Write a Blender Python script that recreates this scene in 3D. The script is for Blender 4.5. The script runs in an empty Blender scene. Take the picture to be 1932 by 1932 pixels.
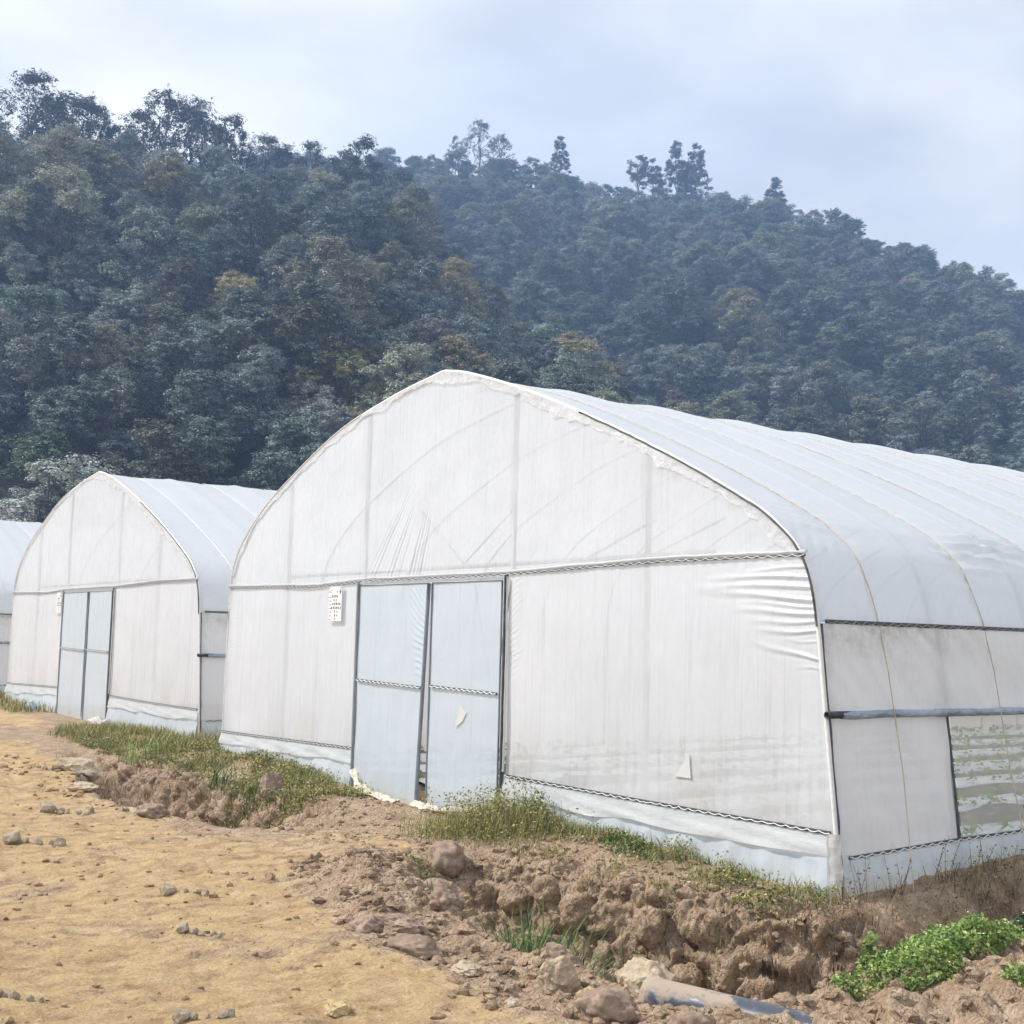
import bpy, math, random
import numpy as np
from mathutils import Matrix, Vector

# ------------------------------------------------------------------ camera, sky, sun, exposure
scene = bpy.context.scene
COL = scene.collection
CAM = Vector((10.204, -6.680, 1.594))
YAW, PITCH, ROLL = 0.9316, 0.1004, 0.0250
SUN_DIR = Vector((-0.60, -0.58, 0.88)).normalized()

cam_data = bpy.data.cameras.new("camera")
cam_data.sensor_width = 36.0
cam_data.sensor_fit = 'HORIZONTAL'
cam_data.lens = 36.0 * 2387.4 / 1932.0
cam_data.clip_start = 0.05
cam_data.clip_end = 3000.0
cam = bpy.data.objects.new("camera", cam_data)
COL.objects.link(cam)
_F = Vector((-math.sin(YAW) * math.cos(PITCH), math.cos(YAW) * math.cos(PITCH), math.sin(PITCH)))
_R = Vector((math.cos(YAW), math.sin(YAW), 0.0))
_U = _R.cross(_F)
_R2 = _R * math.cos(ROLL) + _U * math.sin(ROLL)
_U2 = -_R * math.sin(ROLL) + _U * math.cos(ROLL)
cam.matrix_world = Matrix(((_R2.x, _U2.x, -_F.x, CAM.x), (_R2.y, _U2.y, -_F.y, CAM.y),
                           (_R2.z, _U2.z, -_F.z, CAM.z), (0, 0, 0, 1)))
scene.camera = cam

world = bpy.data.worlds.new("World")
scene.world = world
world.use_nodes = True
wn, wl = world.node_tree.nodes, world.node_tree.links
wn.clear()
w_out = wn.new("ShaderNodeOutputWorld")
sky = wn.new("ShaderNodeTexSky")
sky.sky_type = 'NISHITA'
sky.sun_disc = False
sky.sun_elevation = math.asin(SUN_DIR.z)
sky.sun_rotation = math.atan2(SUN_DIR.x, SUN_DIR.y)
sky.air_density = 1.0
sky.dust_density = 2.0
bg_sky = wn.new("ShaderNodeBackground")
bg_sky.inputs[1].default_value = 0.13
bg_cloud = wn.new("ShaderNodeBackground")
bg_cloud.inputs[0].default_value = (1.0, 0.985, 0.965, 1)
nz2 = wn.new("ShaderNodeTexNoise")
nz2.inputs['Scale'].default_value = 4.2
nz2.inputs['Detail'].default_value = 6.0
mp2 = wn.new("ShaderNodeMapping")
mp2.inputs['Location'].default_value = (3.1, 1.7, 0.4)
mp2.inputs['Scale'].default_value = (1.0, 1.0, 2.8)
mr2 = wn.new("ShaderNodeMapRange")
mr2.inputs[1].default_value = 0.32
mr2.inputs[2].default_value = 0.68
mr2.inputs[3].default_value = 0.58
mr2.inputs[4].default_value = 0.80
tc = wn.new("ShaderNodeTexCoord")
mp = wn.new("ShaderNodeMapping")
mp.inputs['Scale'].default_value = (1.0, 1.0, 2.2)
nz = wn.new("ShaderNodeTexNoise")
nz.inputs['Scale'].default_value = 2.3
nz.inputs['Detail'].default_value = 5.0
nz.inputs['Roughness'].default_value = 0.5
nz.inputs['Distortion'].default_value = 0.4
mr = wn.new("ShaderNodeMapRange")
mr.interpolation_type = 'SMOOTHSTEP'
mr.inputs[1].default_value = 0.34
mr.inputs[2].default_value = 0.66
mr.inputs[3].default_value = 0.62
mr.inputs[4].default_value = 1.0
w_mix = wn.new("ShaderNodeMixShader")
wl.new(tc.outputs['Generated'], mp.inputs[0])
wl.new(mp.outputs[0], nz.inputs['Vector'])
wl.new(tc.outputs['Generated'], mp2.inputs[0])
wl.new(mp2.outputs[0], nz2.inputs['Vector'])
wl.new(nz2.outputs[0], mr2.inputs[0])
wl.new(mr2.outputs[0], bg_cloud.inputs[1])
wl.new(nz.outputs[0], mr.inputs[0])
wl.new(sky.outputs[0], bg_sky.inputs[0])
wl.new(mr.outputs[0], w_mix.inputs[0])
wl.new(bg_sky.outputs[0], w_mix.inputs[1])
wl.new(bg_cloud.outputs[0], w_mix.inputs[2])
wl.new(w_mix.outputs[0], w_out.inputs[0])

sun_data = bpy.data.lights.new("sun", 'SUN')
sun_data.energy = 3.0
sun_data.angle = math.radians(2.0)
sun_data.color = (1.0, 0.965, 0.915)
sun = bpy.data.objects.new("sun", sun_data)
COL.objects.link(sun)
sun.rotation_euler = SUN_DIR.to_track_quat('Z', 'Y').to_euler()

scene.view_settings.view_transform = 'Standard'
scene.view_settings.look = 'None'
scene.view_settings.exposure = 0.83
scene.view_settings.gamma = 1.0
scene.view_settings.use_curve_mapping = False
cy = scene.cycles
cy.use_adaptive_sampling = True
cy.adaptive_threshold = 0.015
cy.use_denoising = True
cy.max_bounces = 10
cy.transparent_max_bounces = 24
cy.transmission_bounces = 6
cy.diffuse_bounces = 5
cy.volume_bounces = 0
cy.sample_clamp_indirect = 6.0

rng = np.random.default_rng(7)
random.seed(7)

# ------------------------------------------------------------------ mesh helpers
class Acc:
    """collects polygons, builds ONE mesh object"""
    def __init__(self):
        self.v, self.f, self.m, self.n, self.at = [], [], [], 0, []
    def add(self, V, F, mat=0, attr=None):
        V = np.asarray(V, float).reshape(-1, 3)
        F = np.asarray(F, int)
        self.v.append(V)
        self.f.append(F + self.n)
        self.m.append(np.full(len(F), mat, np.int32))
        self.at.append(np.full(len(V), 0.0 if attr is None else attr) if np.isscalar(attr) or attr is None else np.asarray(attr, float))
        self.n += len(V)
        return self
    def box(self, c, s, rot=None, mat=0):
        x, y, z = np.array(s) / 2.0
        V = np.array([(-x, -y, -z), (x, -y, -z), (x, y, -z), (-x, y, -z), (-x, -y, z), (x, -y, z), (x, y, z), (-x, y, z)])
        if rot is not None:
            V = V @ np.array(rot).T
        return self.add(V + np.array(c), [(0, 3, 2, 1), (4, 5, 6, 7), (0, 1, 5, 4), (1, 2, 6, 5), (2, 3, 7, 6), (3, 0, 4, 7)], mat)
    def tube(self, P, r, seg=8, mat=0, cap=True):
        P = np.asarray(P, float)
        n = len(P)
        r = np.broadcast_to(np.asarray(r, float), (n,))
        T = np.gradient(P, axis=0)
        T /= np.linalg.norm(T, axis=1, keepdims=True) + 1e-12
        ref = np.array([0, 0, 1.0]) if abs(T[:, 2]).mean() < 0.8 else np.array([1.0, 0, 0])
        A = np.cross(T, ref)
        A /= np.linalg.norm(A, axis=1, keepdims=True) + 1e-12
        B = np.cross(T, A)
        a = np.linspace(0, 2 * np.pi, seg, endpoint=False)
        V = P[:, None] + r[:, None, None] * (np.cos(a)[None, :, None] * A[:, None] + np.sin(a)[None, :, None] * B[:, None])
        i = np.arange(n - 1)[:, None] * seg
        j = np.arange(seg)[None]
        k = (j + 1) % seg
        F = np.stack([i + j, i + k, i + seg + k, i + seg + j], -1).reshape(-1, 4)
        V = V.reshape(-1, 3)
        self.add(V, F, mat)
        if cap:
            self.f.append(np.array([list(range(self.n - n * seg, self.n - n * seg + seg))]))
            self.m.append(np.array([mat], np.int32))
            self.f.append(np.array([list(range(self.n - seg, self.n))[::-1]]))
            self.m.append(np.array([mat], np.int32))
        return self
    def grid(self, G, mat=0, attr=None):
        nu, nv = G.shape[:2]
        i = np.arange(nu - 1)[:, None] * nv
        j = np.arange(nv - 1)[None]
        F = np.stack([i + j, i + nv + j, i + nv + j + 1, i + j + 1], -1).reshape(-1, 4)
        return self.add(G.reshape(-1, 3), F, mat, None if attr is None else attr.reshape(-1))
    def mesh(self, name, mats, smooth=True, attr_name=None):
        me = bpy.data.meshes.new(name)
        V = np.concatenate(self.v)
        loops = np.concatenate([f.reshape(-1) for f in self.f])
        tot = np.concatenate([np.full(len(f), f.shape[1]) for f in self.f])
        mi = np.concatenate(self.m)
        me.vertices.add(len(V))
        me.vertices.foreach_set("co", V.astype(np.float32).reshape(-1))
        me.loops.add(len(loops))
        me.loops.foreach_set("vertex_index", loops.astype(np.int32))
        me.polygons.add(len(tot))
        me.polygons.foreach_set("loop_start", np.concatenate([[0], np.cumsum(tot)[:-1]]).astype(np.int32))
        me.polygons.foreach_set("loop_total", tot.astype(np.int32))
        me.polygons.foreach_set("material_index", mi)
        me.polygons.foreach_set("use_smooth", np.full(len(tot), smooth))
        for m in (mats if isinstance(mats, (list, tuple)) else [mats]):
            me.materials.append(m)
        if attr_name:
            a = me.attributes.new(attr_name, 'FLOAT', 'POINT')
            a.data.foreach_set("value", np.concatenate(self.at).astype(np.float32))
        me.update()
        me.validate()
        return me
    def build(self, name, mats, parent=None, smooth=True, attr_name=None):
        return obj(name, self.mesh(name, mats, smooth, attr_name), parent)

def obj(name, me, parent=None):
    o = bpy.data.objects.new(name, me)
    COL.objects.link(o)
    if parent is not None:
        o.parent = parent
    return o

def tag(o, label=None, cat=None, group=None, kind=None):
    if label: o['label'] = label
    if cat: o['category'] = cat
    if group: o['group'] = group
    if kind: o['kind'] = kind
    return o

def thing(name, label, cat, loc=(0, 0, 0), rotz=0.0, group=None):
    o = bpy.data.objects.new(name, None)
    o.empty_display_size = 0.2
    COL.objects.link(o)
    o.location = loc
    o.rotation_euler = (0, 0, rotz)
    return tag(o, label, cat, group)

# ------------------------------------------------------------------ numeric noise
_perm = np.random.default_rng(3).permutation(4096)
def _h(i, j, k):
    return _perm[(_perm[(_perm[i & 4095] + j) & 4095] + k) & 4095]
def _g(hh, x, y, z):
    a = hh * 2.399963
    c = ((hh % 97) / 96.0) * 2 - 1
    s = np.sqrt(np.maximum(0, 1 - c * c))
    return np.cos(a) * s * x + np.sin(a) * s * y + c * z
def perlin(x, y, z=0.0):
    x, y, z = np.broadcast_arrays(np.asarray(x, float), np.asarray(y, float), np.asarray(z, float))
    xi, yi, zi = np.floor(x).astype(int), np.floor(y).astype(int), np.floor(z).astype(int)
    xf, yf, zf = x - xi, y - yi, z - zi
    u, v, w = [t * t * t * (t * (t * 6 - 15) + 10) for t in (xf, yf, zf)]
    r = 0
    for di in (0, 1):
        for dj in (0, 1):
            for dk in (0, 1):
                g = _g(_h(xi + di, yi + dj, zi + dk), xf - di, yf - dj, zf - dk)
                r = r + g * (u if di else 1 - u) * (v if dj else 1 - v) * (w if dk else 1 - w)
    return r * 1.5
def fbm(x, y, z=0.0, oct=4, gain=0.5):
    r, a, f = 0, 1.0, 1.0
    for o in range(oct):
        r = r + a * perlin(x * f + 17.3 * o, y * f - 9.1 * o, z * f + 3.7 * o)
        a *= gain
        f *= 2.03
    return r
def worley(x, y, z):
    xi, yi, zi = np.floor(x).astype(int), np.floor(y).astype(int), np.floor(z).astype(int)
    f1 = np.full(x.shape, 9.0)
    f2 = np.full(x.shape, 9.0)
    for di in (-1, 0, 1):
        for dj in (-1, 0, 1):
            for dk in (-1, 0, 1):
                hh = _h(xi + di, yi + dj, zi + dk)
                px = xi + di + (hh % 61) / 61.0
                py = yi + dj + (_perm[hh] % 67) / 67.0
                pz = zi + dk + (_perm[(hh + 999) & 4095] % 59) / 59.0
                d = np.sqrt((px - x) ** 2 + (py - y) ** 2 + (pz - z) ** 2)
                f2 = np.minimum(f2, np.maximum(f1, d))
                f1 = np.minimum(f1, d)
    return f1, f2
def sstep(a, b, x):
    t = np.clip((x - a) / (b - a), 0, 1)
    return t * t * (3 - 2 * t)

# ------------------------------------------------------------------ materials
def new_mat(name):
    m = bpy.data.materials.new(name)
    m.use_nodes = True
    nt = m.node_tree
    nt.nodes.clear()
    out = nt.nodes.new("ShaderNodeOutputMaterial")
    return m, nt.nodes, nt.links, out
def noise_node(n, l, scale, detail=4.0, rough=0.55, mscale=None, coord='Object'):
    t = n.new("ShaderNodeTexCoord")
    z = n.new("ShaderNodeTexNoise")
    z.inputs['Scale'].default_value = scale
    z.inputs['Detail'].default_value = detail
    z.inputs['Roughness'].default_value = rough
    if mscale:
        p = n.new("ShaderNodeMapping")
        p.inputs['Scale'].default_value = mscale
        l.new(t.outputs[coord], p.inputs[0])
        l.new(p.outputs[0], z.inputs['Vector'])
    else:
        l.new(t.outputs[coord], z.inputs['Vector'])
    return z
def ramp_node(n, l, src, stops):
    r = n.new("ShaderNodeValToRGB")
    e = r.color_ramp.elements
    while len(e) > 1:
        e.remove(e[-1])
    for k, (p, c) in enumerate(stops):
        if k == 0:
            e[0].position = p
            x = e[0]
        else:
            x = e.new(p)
        x.color = (*c, 1) if len(c) == 3 else c
    l.new(src, r.inputs[0])
    return r
def mathn(n, l, op, a, b):
    m = n.new("ShaderNodeMath")
    m.operation = op
    for k, s in enumerate((a, b)):
        if isinstance(s, (int, float)):
            m.inputs[k].default_value = s
        else:
            l.new(s, m.inputs[k])
    return m.outputs[0]
def mixc(n, l, f, a, b, mode='MIX'):
    m = n.new("ShaderNodeMix")
    m.data_type = 'RGBA'
    m.blend_type = mode
    for k, s in ((0, f), (6, a), (7, b)):
        if isinstance(s, (int, float)):
            m.inputs[k].default_value = s
        elif isinstance(s, tuple):
            m.inputs[k].default_value = (*s, 1) if len(s) == 3 else s
        else:
            l.new(s, m.inputs[k])
    return m.outputs[2]
def bump_node(n, l, height, strength, dist):
    b = n.new("ShaderNodeBump")
    b.inputs['Strength'].default_value = strength
    b.inputs['Distance'].default_value = dist
    l.new(height, b.inputs['Height'])
    return b

def simple_mat(name, c1, c2, scale=8.0, rough=0.7, metallic=0.0, bump=0.0, spec=0.5, mscale=None):
    m, n, l, out = new_mat(name)
    z = noise_node(n, l, scale, 5.0, 0.6, mscale)
    r = ramp_node(n, l, z.outputs[0], [(0.3, c1), (0.7, c2)])
    p = n.new("ShaderNodeBsdfPrincipled")
    p.inputs['Roughness'].default_value = rough
    p.inputs['Metallic'].default_value = metallic
    p.inputs['Specular IOR Level'].default_value = spec
    l.new(r.outputs[0], p.inputs['Base Color'])
    if bump:
        b = bump_node(n, l, z.outputs[0], bump, 0.01)
        l.new(b.outputs[0], p.inputs['Normal'])
    l.new(p.outputs[0], out.inputs[0])
    return m

def film_mat(name, col, col2, transp, transl=0.45, gloss=0.10, grough=0.3, streak=0.5, dirt=(0.62, 0.56, 0.46), dirt_amt=0.25, wr_scale=(3, 3, 3), wr=0.15):
    """thin plastic film: white diffuse and translucent, slightly see-through, with drip streaks and dust"""
    m, n, l, out = new_mat(name)
    st = noise_node(n, l, 1.0, 4.0, 0.6, (17.0, 17.0, 0.9))
    pa = noise_node(n, l, 1.3, 5.0, 0.6)
    c = mixc(n, l, ramp_node(n, l, pa.outputs[0], [(0.3, (0, 0, 0)), (0.7, (1, 1, 1))]).outputs[0], col, col2)
    s_f = ramp_node(n, l, st.outputs[0], [(0.52, (0, 0, 0)), (0.74, (1, 1, 1))])
    c = mixc(n, l, mathn(n, l, 'MULTIPLY', mathn(n, l, 'MULTIPLY', s_f.outputs[0], pa.outputs[0]), 0.34 * streak), c, (0.58, 0.60, 0.66))
    at = n.new("ShaderNodeAttribute")
    at.attribute_name = "dirt"
    sp = noise_node(n, l, 16.0, 6.0, 0.7)
    d_f = mathn(n, l, 'MULTIPLY', at.outputs['Fac'], ramp_node(n, l, sp.outputs[0], [(0.3, (0.15,) * 3), (0.68, (1, 1, 1))]).outputs[0])
    c = mixc(n, l, mathn(n, l, 'MINIMUM', d_f, 1.0), c, dirt)
    wz = noise_node(n, l, 1.0, 3.0, 0.5, wr_scale)
    b = bump_node(n, l, wz.outputs[0], wr, 0.06)
    d = n.new("ShaderNodeBsdfDiffuse")
    t = n.new("ShaderNodeBsdfTranslucent")
    g = n.new("ShaderNodeBsdfGlossy")
    g.inputs['Roughness'].default_value = grough
    tr = n.new("ShaderNodeBsdfTransparent")
    for s in (d, t):
        l.new(c, s.inputs[0])
    for s in (d, t, g):
        l.new(b.outputs[0], s.inputs['Normal'])
    m1 = n.new("ShaderNodeMixShader")
    m1.inputs[0].default_value = transl
    l.new(d.outputs[0], m1.inputs[1])
    l.new(t.outputs[0], m1.inputs[2])
    lw = n.new("ShaderNodeLayerWeight")
    lw.inputs[0].default_value = 0.35
    l.new(b.outputs[0], lw.inputs['Normal'])
    gf = mathn(n, l, 'MULTIPLY_ADD', lw.outputs['Fresnel'], gloss * 2.0)
    m2 = n.new("ShaderNodeMixShader")
    l.new(mathn(n, l, 'ADD', mathn(n, l, 'MULTIPLY', lw.outputs['Fresnel'], gloss * 2), gloss * 0.25), m2.inputs[0])
    l.new(m1.outputs[0], m2.inputs[1])
    l.new(g.outputs[0], m2.inputs[2])
    m3 = n.new("ShaderNodeMixShader")
    bp_ = noise_node(n, l, 0.8, 4.0, 0.6, (1.0, 1.0, 0.7))
    big = ramp_node(n, l, bp_.outputs[0], [(0.35, (0.45,) * 3), (0.65, (1.35,) * 3)])
    tf = mathn(n, l, 'ADD', mathn(n, l, 'MULTIPLY', s_f.outputs[0], transp * 0.6), mathn(n, l, 'MULTIPLY', big.outputs[0], transp))
    l.new(tf, m3.inputs[0])
    l.new(m2.outputs[0], m3.inputs[1])
    l.new(tr.outputs[0], m3.inputs[2])
    l.new(m3.outputs[0], out.inputs[0])
    return m

M_WALL = film_mat("front_film", (0.885, 0.90, 0.925), (0.85, 0.865, 0.895), 0.19, transl=0.34, gloss=0.15, grough=0.24, wr=0.28, wr_scale=(4.5, 4.5, 1.2), streak=0.8)
M_GABLE = film_mat("gable_film", (0.885, 0.90, 0.93), (0.845, 0.865, 0.905), 0.28, transl=0.36, gloss=0.17, grough=0.24, wr=0.25, wr_scale=(4.5, 4.5, 1.4), streak=0.7)
M_ROOF = film_mat("roof_film", (0.80, 0.85, 0.88), (0.83, 0.87, 0.895), 0.10, transl=0.4, gloss=0.14, grough=0.35, streak=0.0, wr=0.12, wr_scale=(2, 1.2, 3))
M_DOOR = film_mat("door_film", (0.71, 0.80, 0.88), (0.76, 0.84, 0.89), 0.14, transl=0.38, gloss=0.14, streak=0.4, dirt=(0.70, 0.62, 0.48))
M_SKIRT = film_mat("skirt_film", (0.72, 0.82, 0.875), (0.79, 0.855, 0.89), 0.16, transl=0.36, gloss=0.18, grough=0.25, streak=0.5, wr=0.35, wr_scale=(9, 9, 1.5))
M_FLAP = film_mat("flap_film", (0.84, 0.84, 0.82), (0.80, 0.81, 0.80), 0.10, gloss=0.16, streak=0.3, wr=0.3, wr_scale=(4, 4, 10))
M_OVER = film_mat("overlap_film", (0.90, 0.905, 0.91), (0.86, 0.87, 0.88), 0.38, transl=0.3, gloss=0.2, grough=0.25, streak=0.0, dirt=(0.45, 0.45, 0.44), wr=0.5, wr_scale=(9, 9, 9))
M_SIDE = film_mat("side_film", (0.83, 0.84, 0.84), (0.87, 0.87, 0.87), 0.10, transl=0.36, gloss=0.16, grough=0.25, streak=0.2, dirt=(0.38, 0.33, 0.25), wr=0.3, wr_scale=(3, 6, 3))
M_PANEL = film_mat("panel_film", (0.86, 0.865, 0.88), (0.88, 0.88, 0.885), 0.08, transl=0.36, gloss=0.10, streak=0.2)
M_CREAM = film_mat("cream_sheet", (0.78, 0.72, 0.60), (0.72, 0.64, 0.50), 0.0, transl=0.2, gloss=0.06, streak=0.0, wr=0.6, wr_scale=(12, 12, 12))
M_PIPE = simple_mat("galvanised_pipe", (0.42, 0.44, 0.46), (0.56, 0.57, 0.58), 12, 0.45, 0.6)
M_DARK = simple_mat("dark_channel", (0.05, 0.055, 0.06), (0.12, 0.125, 0.13), 18, 0.6, 0.2)
M_BLUEPIPE = simple_mat("blue_grey_post", (0.17, 0.20, 0.23), (0.30, 0.33, 0.36), 9, 0.5, 0.3, mscale=(3, 3, 0.6))
M_WIRE = simple_mat("film_wire", (0.70, 0.70, 0.68), (0.82, 0.82, 0.80), 30, 0.4)
M_DWIRE = simple_mat("bare_wire", (0.20, 0.20, 0.20), (0.34, 0.33, 0.31), 30, 0.5, 0.4)
M_ROPE = simple_mat("tan_rope", (0.42, 0.37, 0.27), (0.68, 0.61, 0.46), 14, 0.8)
M_ROLL = film_mat("rolled_film", (0.13, 0.19, 0.25), (0.50, 0.60, 0.68), 0.0, transl=0.1, gloss=0.30, grough=0.25, streak=0.0, wr=0.8, wr_scale=(14, 6, 14))
M_BLACKPIPE = simple_mat("black_pipe_end", (0.02, 0.022, 0.025), (0.05, 0.05, 0.055), 20, 0.5)
M_SIGN = simple_mat("sign_board", (0.80, 0.80, 0.79), (0.85, 0.85, 0.84), 6, 0.45)
M_INK = simple_mat("black_ink", (0.10, 0.10, 0.11), (0.16, 0.16, 0.16), 20, 0.7)
M_INKG = simple_mat("grey_print", (0.30, 0.30, 0.31), (0.40, 0.40, 0.41), 20, 0.7)

def net_mat():
    m, n, l, out = new_mat("insect_net")
    d = n.new("ShaderNodeBsdfDiffuse")
    d.inputs[0].default_value = (0.72, 0.72, 0.68, 1)
    t = n.new("ShaderNodeBsdfTransparent")
    mx = n.new("ShaderNodeMixShader")
    z = noise_node(n, l, 3.0, 3.0)
    l.new(ramp_node(n, l, z.outputs[0], [(0.3, (0.50,) * 3), (0.7, (0.62,) * 3)]).outputs[0], mx.inputs[0])
    l.new(d.outputs[0], mx.inputs[1])
    l.new(t.outputs[0], mx.inputs[2])
    l.new(mx.outputs[0], out.inputs[0])
    return m
M_NET = net_mat()

def soil_mat():
    m, n, l, out = new_mat("bare_soil")
    at = n.new("ShaderNodeAttribute")
    at.attribute_name = "yellow"
    n1 = noise_node(n, l, 1.1, 6.0, 0.62)
    n2 = noise_node(n, l, 7.0, 8.0, 0.68, (1.0, 0.55, 1.0))
    n3 = noise_node(n, l, 55.0, 6.0, 0.7)
    yel = ramp_node(n, l, n2.outputs[0], [(0.30, (0.27, 0.17, 0.09)), (0.42, (0.43, 0.295, 0.155)), (0.55, (0.54, 0.39, 0.205)), (0.72, (0.62, 0.47, 0.27))])
    bro = ramp_node(n, l, n2.outputs[0], [(0.26, (0.25, 0.165, 0.10)), (0.46, (0.43, 0.305, 0.20)), (0.68, (0.59, 0.45, 0.315))])
    f = mathn(n, l, 'ADD', at.outputs['Fac'], mathn(n, l, 'MULTIPLY', mathn(n, l, 'SUBTRACT', n1.outputs[0], 0.52), 1.5))
    f = mathn(n, l, 'ADD', f, mathn(n, l, 'MULTIPLY', mathn(n, l, 'SUBTRACT', n2.outputs[0], 0.5), 1.5))
    fr = ramp_node(n, l, f, [(0.32, (0, 0, 0)), (0.62, (1, 1, 1))])
    c = mixc(n, l, fr.outputs[0], bro.outputs[0], yel.outputs[0])
    gr = ramp_node(n, l, n3.outputs[0], [(0.32, (0.72,) * 3), (0.62, (1.12,) * 3)])
    c = mixc(n, l, 1.0, c, gr.outputs[0], 'MULTIPLY')
    p = n.new("ShaderNodeBsdfPrincipled")
    p.inputs['Roughness'].default_value = 0.95
    p.inputs['Specular IOR Level'].default_value = 0.15
    l.new(c, p.inputs['Base Color'])
    h = mathn(n, l, 'ADD', mathn(n, l, 'MULTIPLY', n2.outputs[0], 1.0), mathn(n, l, 'MULTIPLY', n3.outputs[0], 0.35))
    crk = []
    for sc, ms in ((1.0, (10.0, 10.0, 5.5)), (1.0, (27.0, 27.0, 19.0))):
        t_ = n.new("ShaderNodeTexCoord")
        p_ = n.new("ShaderNodeMapping")
        p_.inputs['Scale'].default_value = ms
        w_ = n.new("ShaderNodeTexNoise")
        w_.inputs['Scale'].default_value = 0.8
        w_.inputs['Detail'].default_value = 3.0
        ad = n.new("ShaderNodeVectorMath")
        ad.operation = 'ADD'
        vo = n.new("ShaderNodeTexVoronoi")
        vo.feature = 'DISTANCE_TO_EDGE'
        vo.inputs['Scale'].default_value = sc
        l.new(t_.outputs['Object'], p_.inputs[0])
        l.new(p_.outputs[0], w_.inputs['Vector'])
        l.new(p_.outputs[0], ad.inputs[0])
        l.new(w_.outputs['Color'], ad.inputs[1])
        l.new(ad.outputs[0], vo.inputs['Vector'])
        crk.append(ramp_node(n, l, vo.outputs['Distance'], [(0.0, (0, 0, 0)), (0.12, (0.8,) * 3), (0.4, (1, 1, 1))]).outputs[0])
    broken = mathn(n, l, 'SUBTRACT', 1.0, fr.outputs[0])
    ck = mathn(n, l, 'ADD', mathn(n, l, 'MULTIPLY', crk[0], 0.5), mathn(n, l, 'MULTIPLY', crk[1], 0.32))
    h = mathn(n, l, 'ADD', h, mathn(n, l, 'MULTIPLY', ck, mathn(n, l, 'MULTIPLY', broken, 0.5)))
    b = bump_node(n, l, h, 1.0, 0.05)
    l.new(b.outputs[0], p.inputs['Normal'])
    l.new(p.outputs[0], out.inputs[0])
    return m
M_SOIL = soil_mat()

def rock_mat(name, c1, c2, c3, sc=5.0):
    m, n, l, out = new_mat(name)
    z = noise_node(n, l, sc, 8.0, 0.65)
    v = noise_node(n, l, sc * 7, 6.0, 0.7)
    r = ramp_node(n, l, z.outputs[0], [(0.28, c1), (0.5, c2), (0.7, c3)])
    c = mixc(n, l, 1.0, r.outputs[0], ramp_node(n, l, v.outputs[0], [(0.3, (0.7,) * 3), (0.65, (1.1,) * 3)]).outputs[0], 'MULTIPLY')
    p = n.new("ShaderNodeBsdfPrincipled")
    p.inputs['Roughness'].default_value = 0.92
    p.inputs['Specular IOR Level'].default_value = 0.2
    l.new(c, p.inputs['Base Color'])
    b = bump_node(n, l, mathn(n, l, 'ADD', z.outputs[0], v.outputs[0]), 0.7, 0.014)
    l.new(b.outputs[0], p.inputs['Normal'])
    l.new(p.outputs[0], out.inputs[0])
    return m
M_ROCK_BROWN = rock_mat("brown_rock", (0.20, 0.138, 0.10), (0.34, 0.245, 0.18), (0.47, 0.365, 0.275))
M_ROCK_PALE = rock_mat("pale_rock", (0.34, 0.25, 0.17), (0.50, 0.40, 0.28), (0.62, 0.53, 0.40))
M_ROCK_YEL = rock_mat("yellow_rock", (0.42, 0.31, 0.15), (0.56, 0.43, 0.22), (0.62, 0.52, 0.32))
M_ROCK_GREY = rock_mat("grey_stone", (0.25, 0.20, 0.14), (0.44, 0.36, 0.26), (0.60, 0.51, 0.38), 14)

def leaf_mat(name, use_obj=True, base=(0.08, 0.1, 0.05), var=0.5, transl=0.3, hue=None, tint=(1, 1, 1)):
    m, n, l, out = new_mat(name)
    oi = n.new("ShaderNodeObjectInfo")
    ge = n.new("ShaderNodeNewGeometry")
    c = oi.outputs['Color'] if use_obj else None
    if not use_obj:
        rr = ramp_node(n, l, ge.outputs['Random Per Island'], hue or [(0, base), (1, base)])
        c = rr.outputs[0]
    k = mathn(n, l, 'ADD', mathn(n, l, 'MULTIPLY', ge.outputs['Random Per Island'], var), 1 - var / 2)
    if use_obj:
        k = mathn(n, l, 'MULTIPLY', k, mathn(n, l, 'ADD', mathn(n, l, 'MULTIPLY', oi.outputs['Random'], 0.6), 0.7))
        c = mixc(n, l, 1.0, c, tint, 'MULTIPLY')
    cc = n.new("ShaderNodeCombineColor")
    for i in range(3):
        l.new(k, cc.inputs[i])
    c = mixc(n, l, 1.0, c, cc.outputs[0], 'MULTIPLY')
    d = n.new("ShaderNodeBsdfDiffuse")
    t = n.new("ShaderNodeBsdfTranslucent")
    l.new(c, d.inputs[0])
    l.new(c, t.inputs[0])
    mx = n.new("ShaderNodeMixShader")
    mx.inputs[0].default_value = transl
    l.new(d.outputs[0], mx.inputs[1])
    l.new(t.outputs[0], mx.inputs[2])
    g = n.new("ShaderNodeBsdfGlossy")
    g.inputs['Roughness'].default_value = 0.5
    m2 = n.new("ShaderNodeMixShader")
    m2.inputs[0].default_value = 0.05
    l.new(mx.outputs[0], m2.inputs[1])
    l.new(g.outputs[0], m2.inputs[2])
    l.new(m2.outputs[0], out.inputs[0])
    return m
M_LEAF = leaf_mat("tree_leaves", True, var=0.7, transl=0.25)
M_BARK = simple_mat("tree_bark", (0.04, 0.038, 0.036), (0.10, 0.095, 0.09), 6, 0.9, mscale=(4, 4, 0.8))
M_HILL = simple_mat("hill_undergrowth", (0.018, 0.024, 0.018), (0.045, 0.05, 0.035), 0.5, 0.95)
M_GRASS = leaf_mat("weed_grass", False, var=0.5, transl=0.3, hue=[(0.0, (0.08, 0.105, 0.028)), (0.35, (0.17, 0.195, 0.05)), (0.75, (0.34, 0.30, 0.09)), (1.0, (0.50, 0.40, 0.18))])
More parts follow.
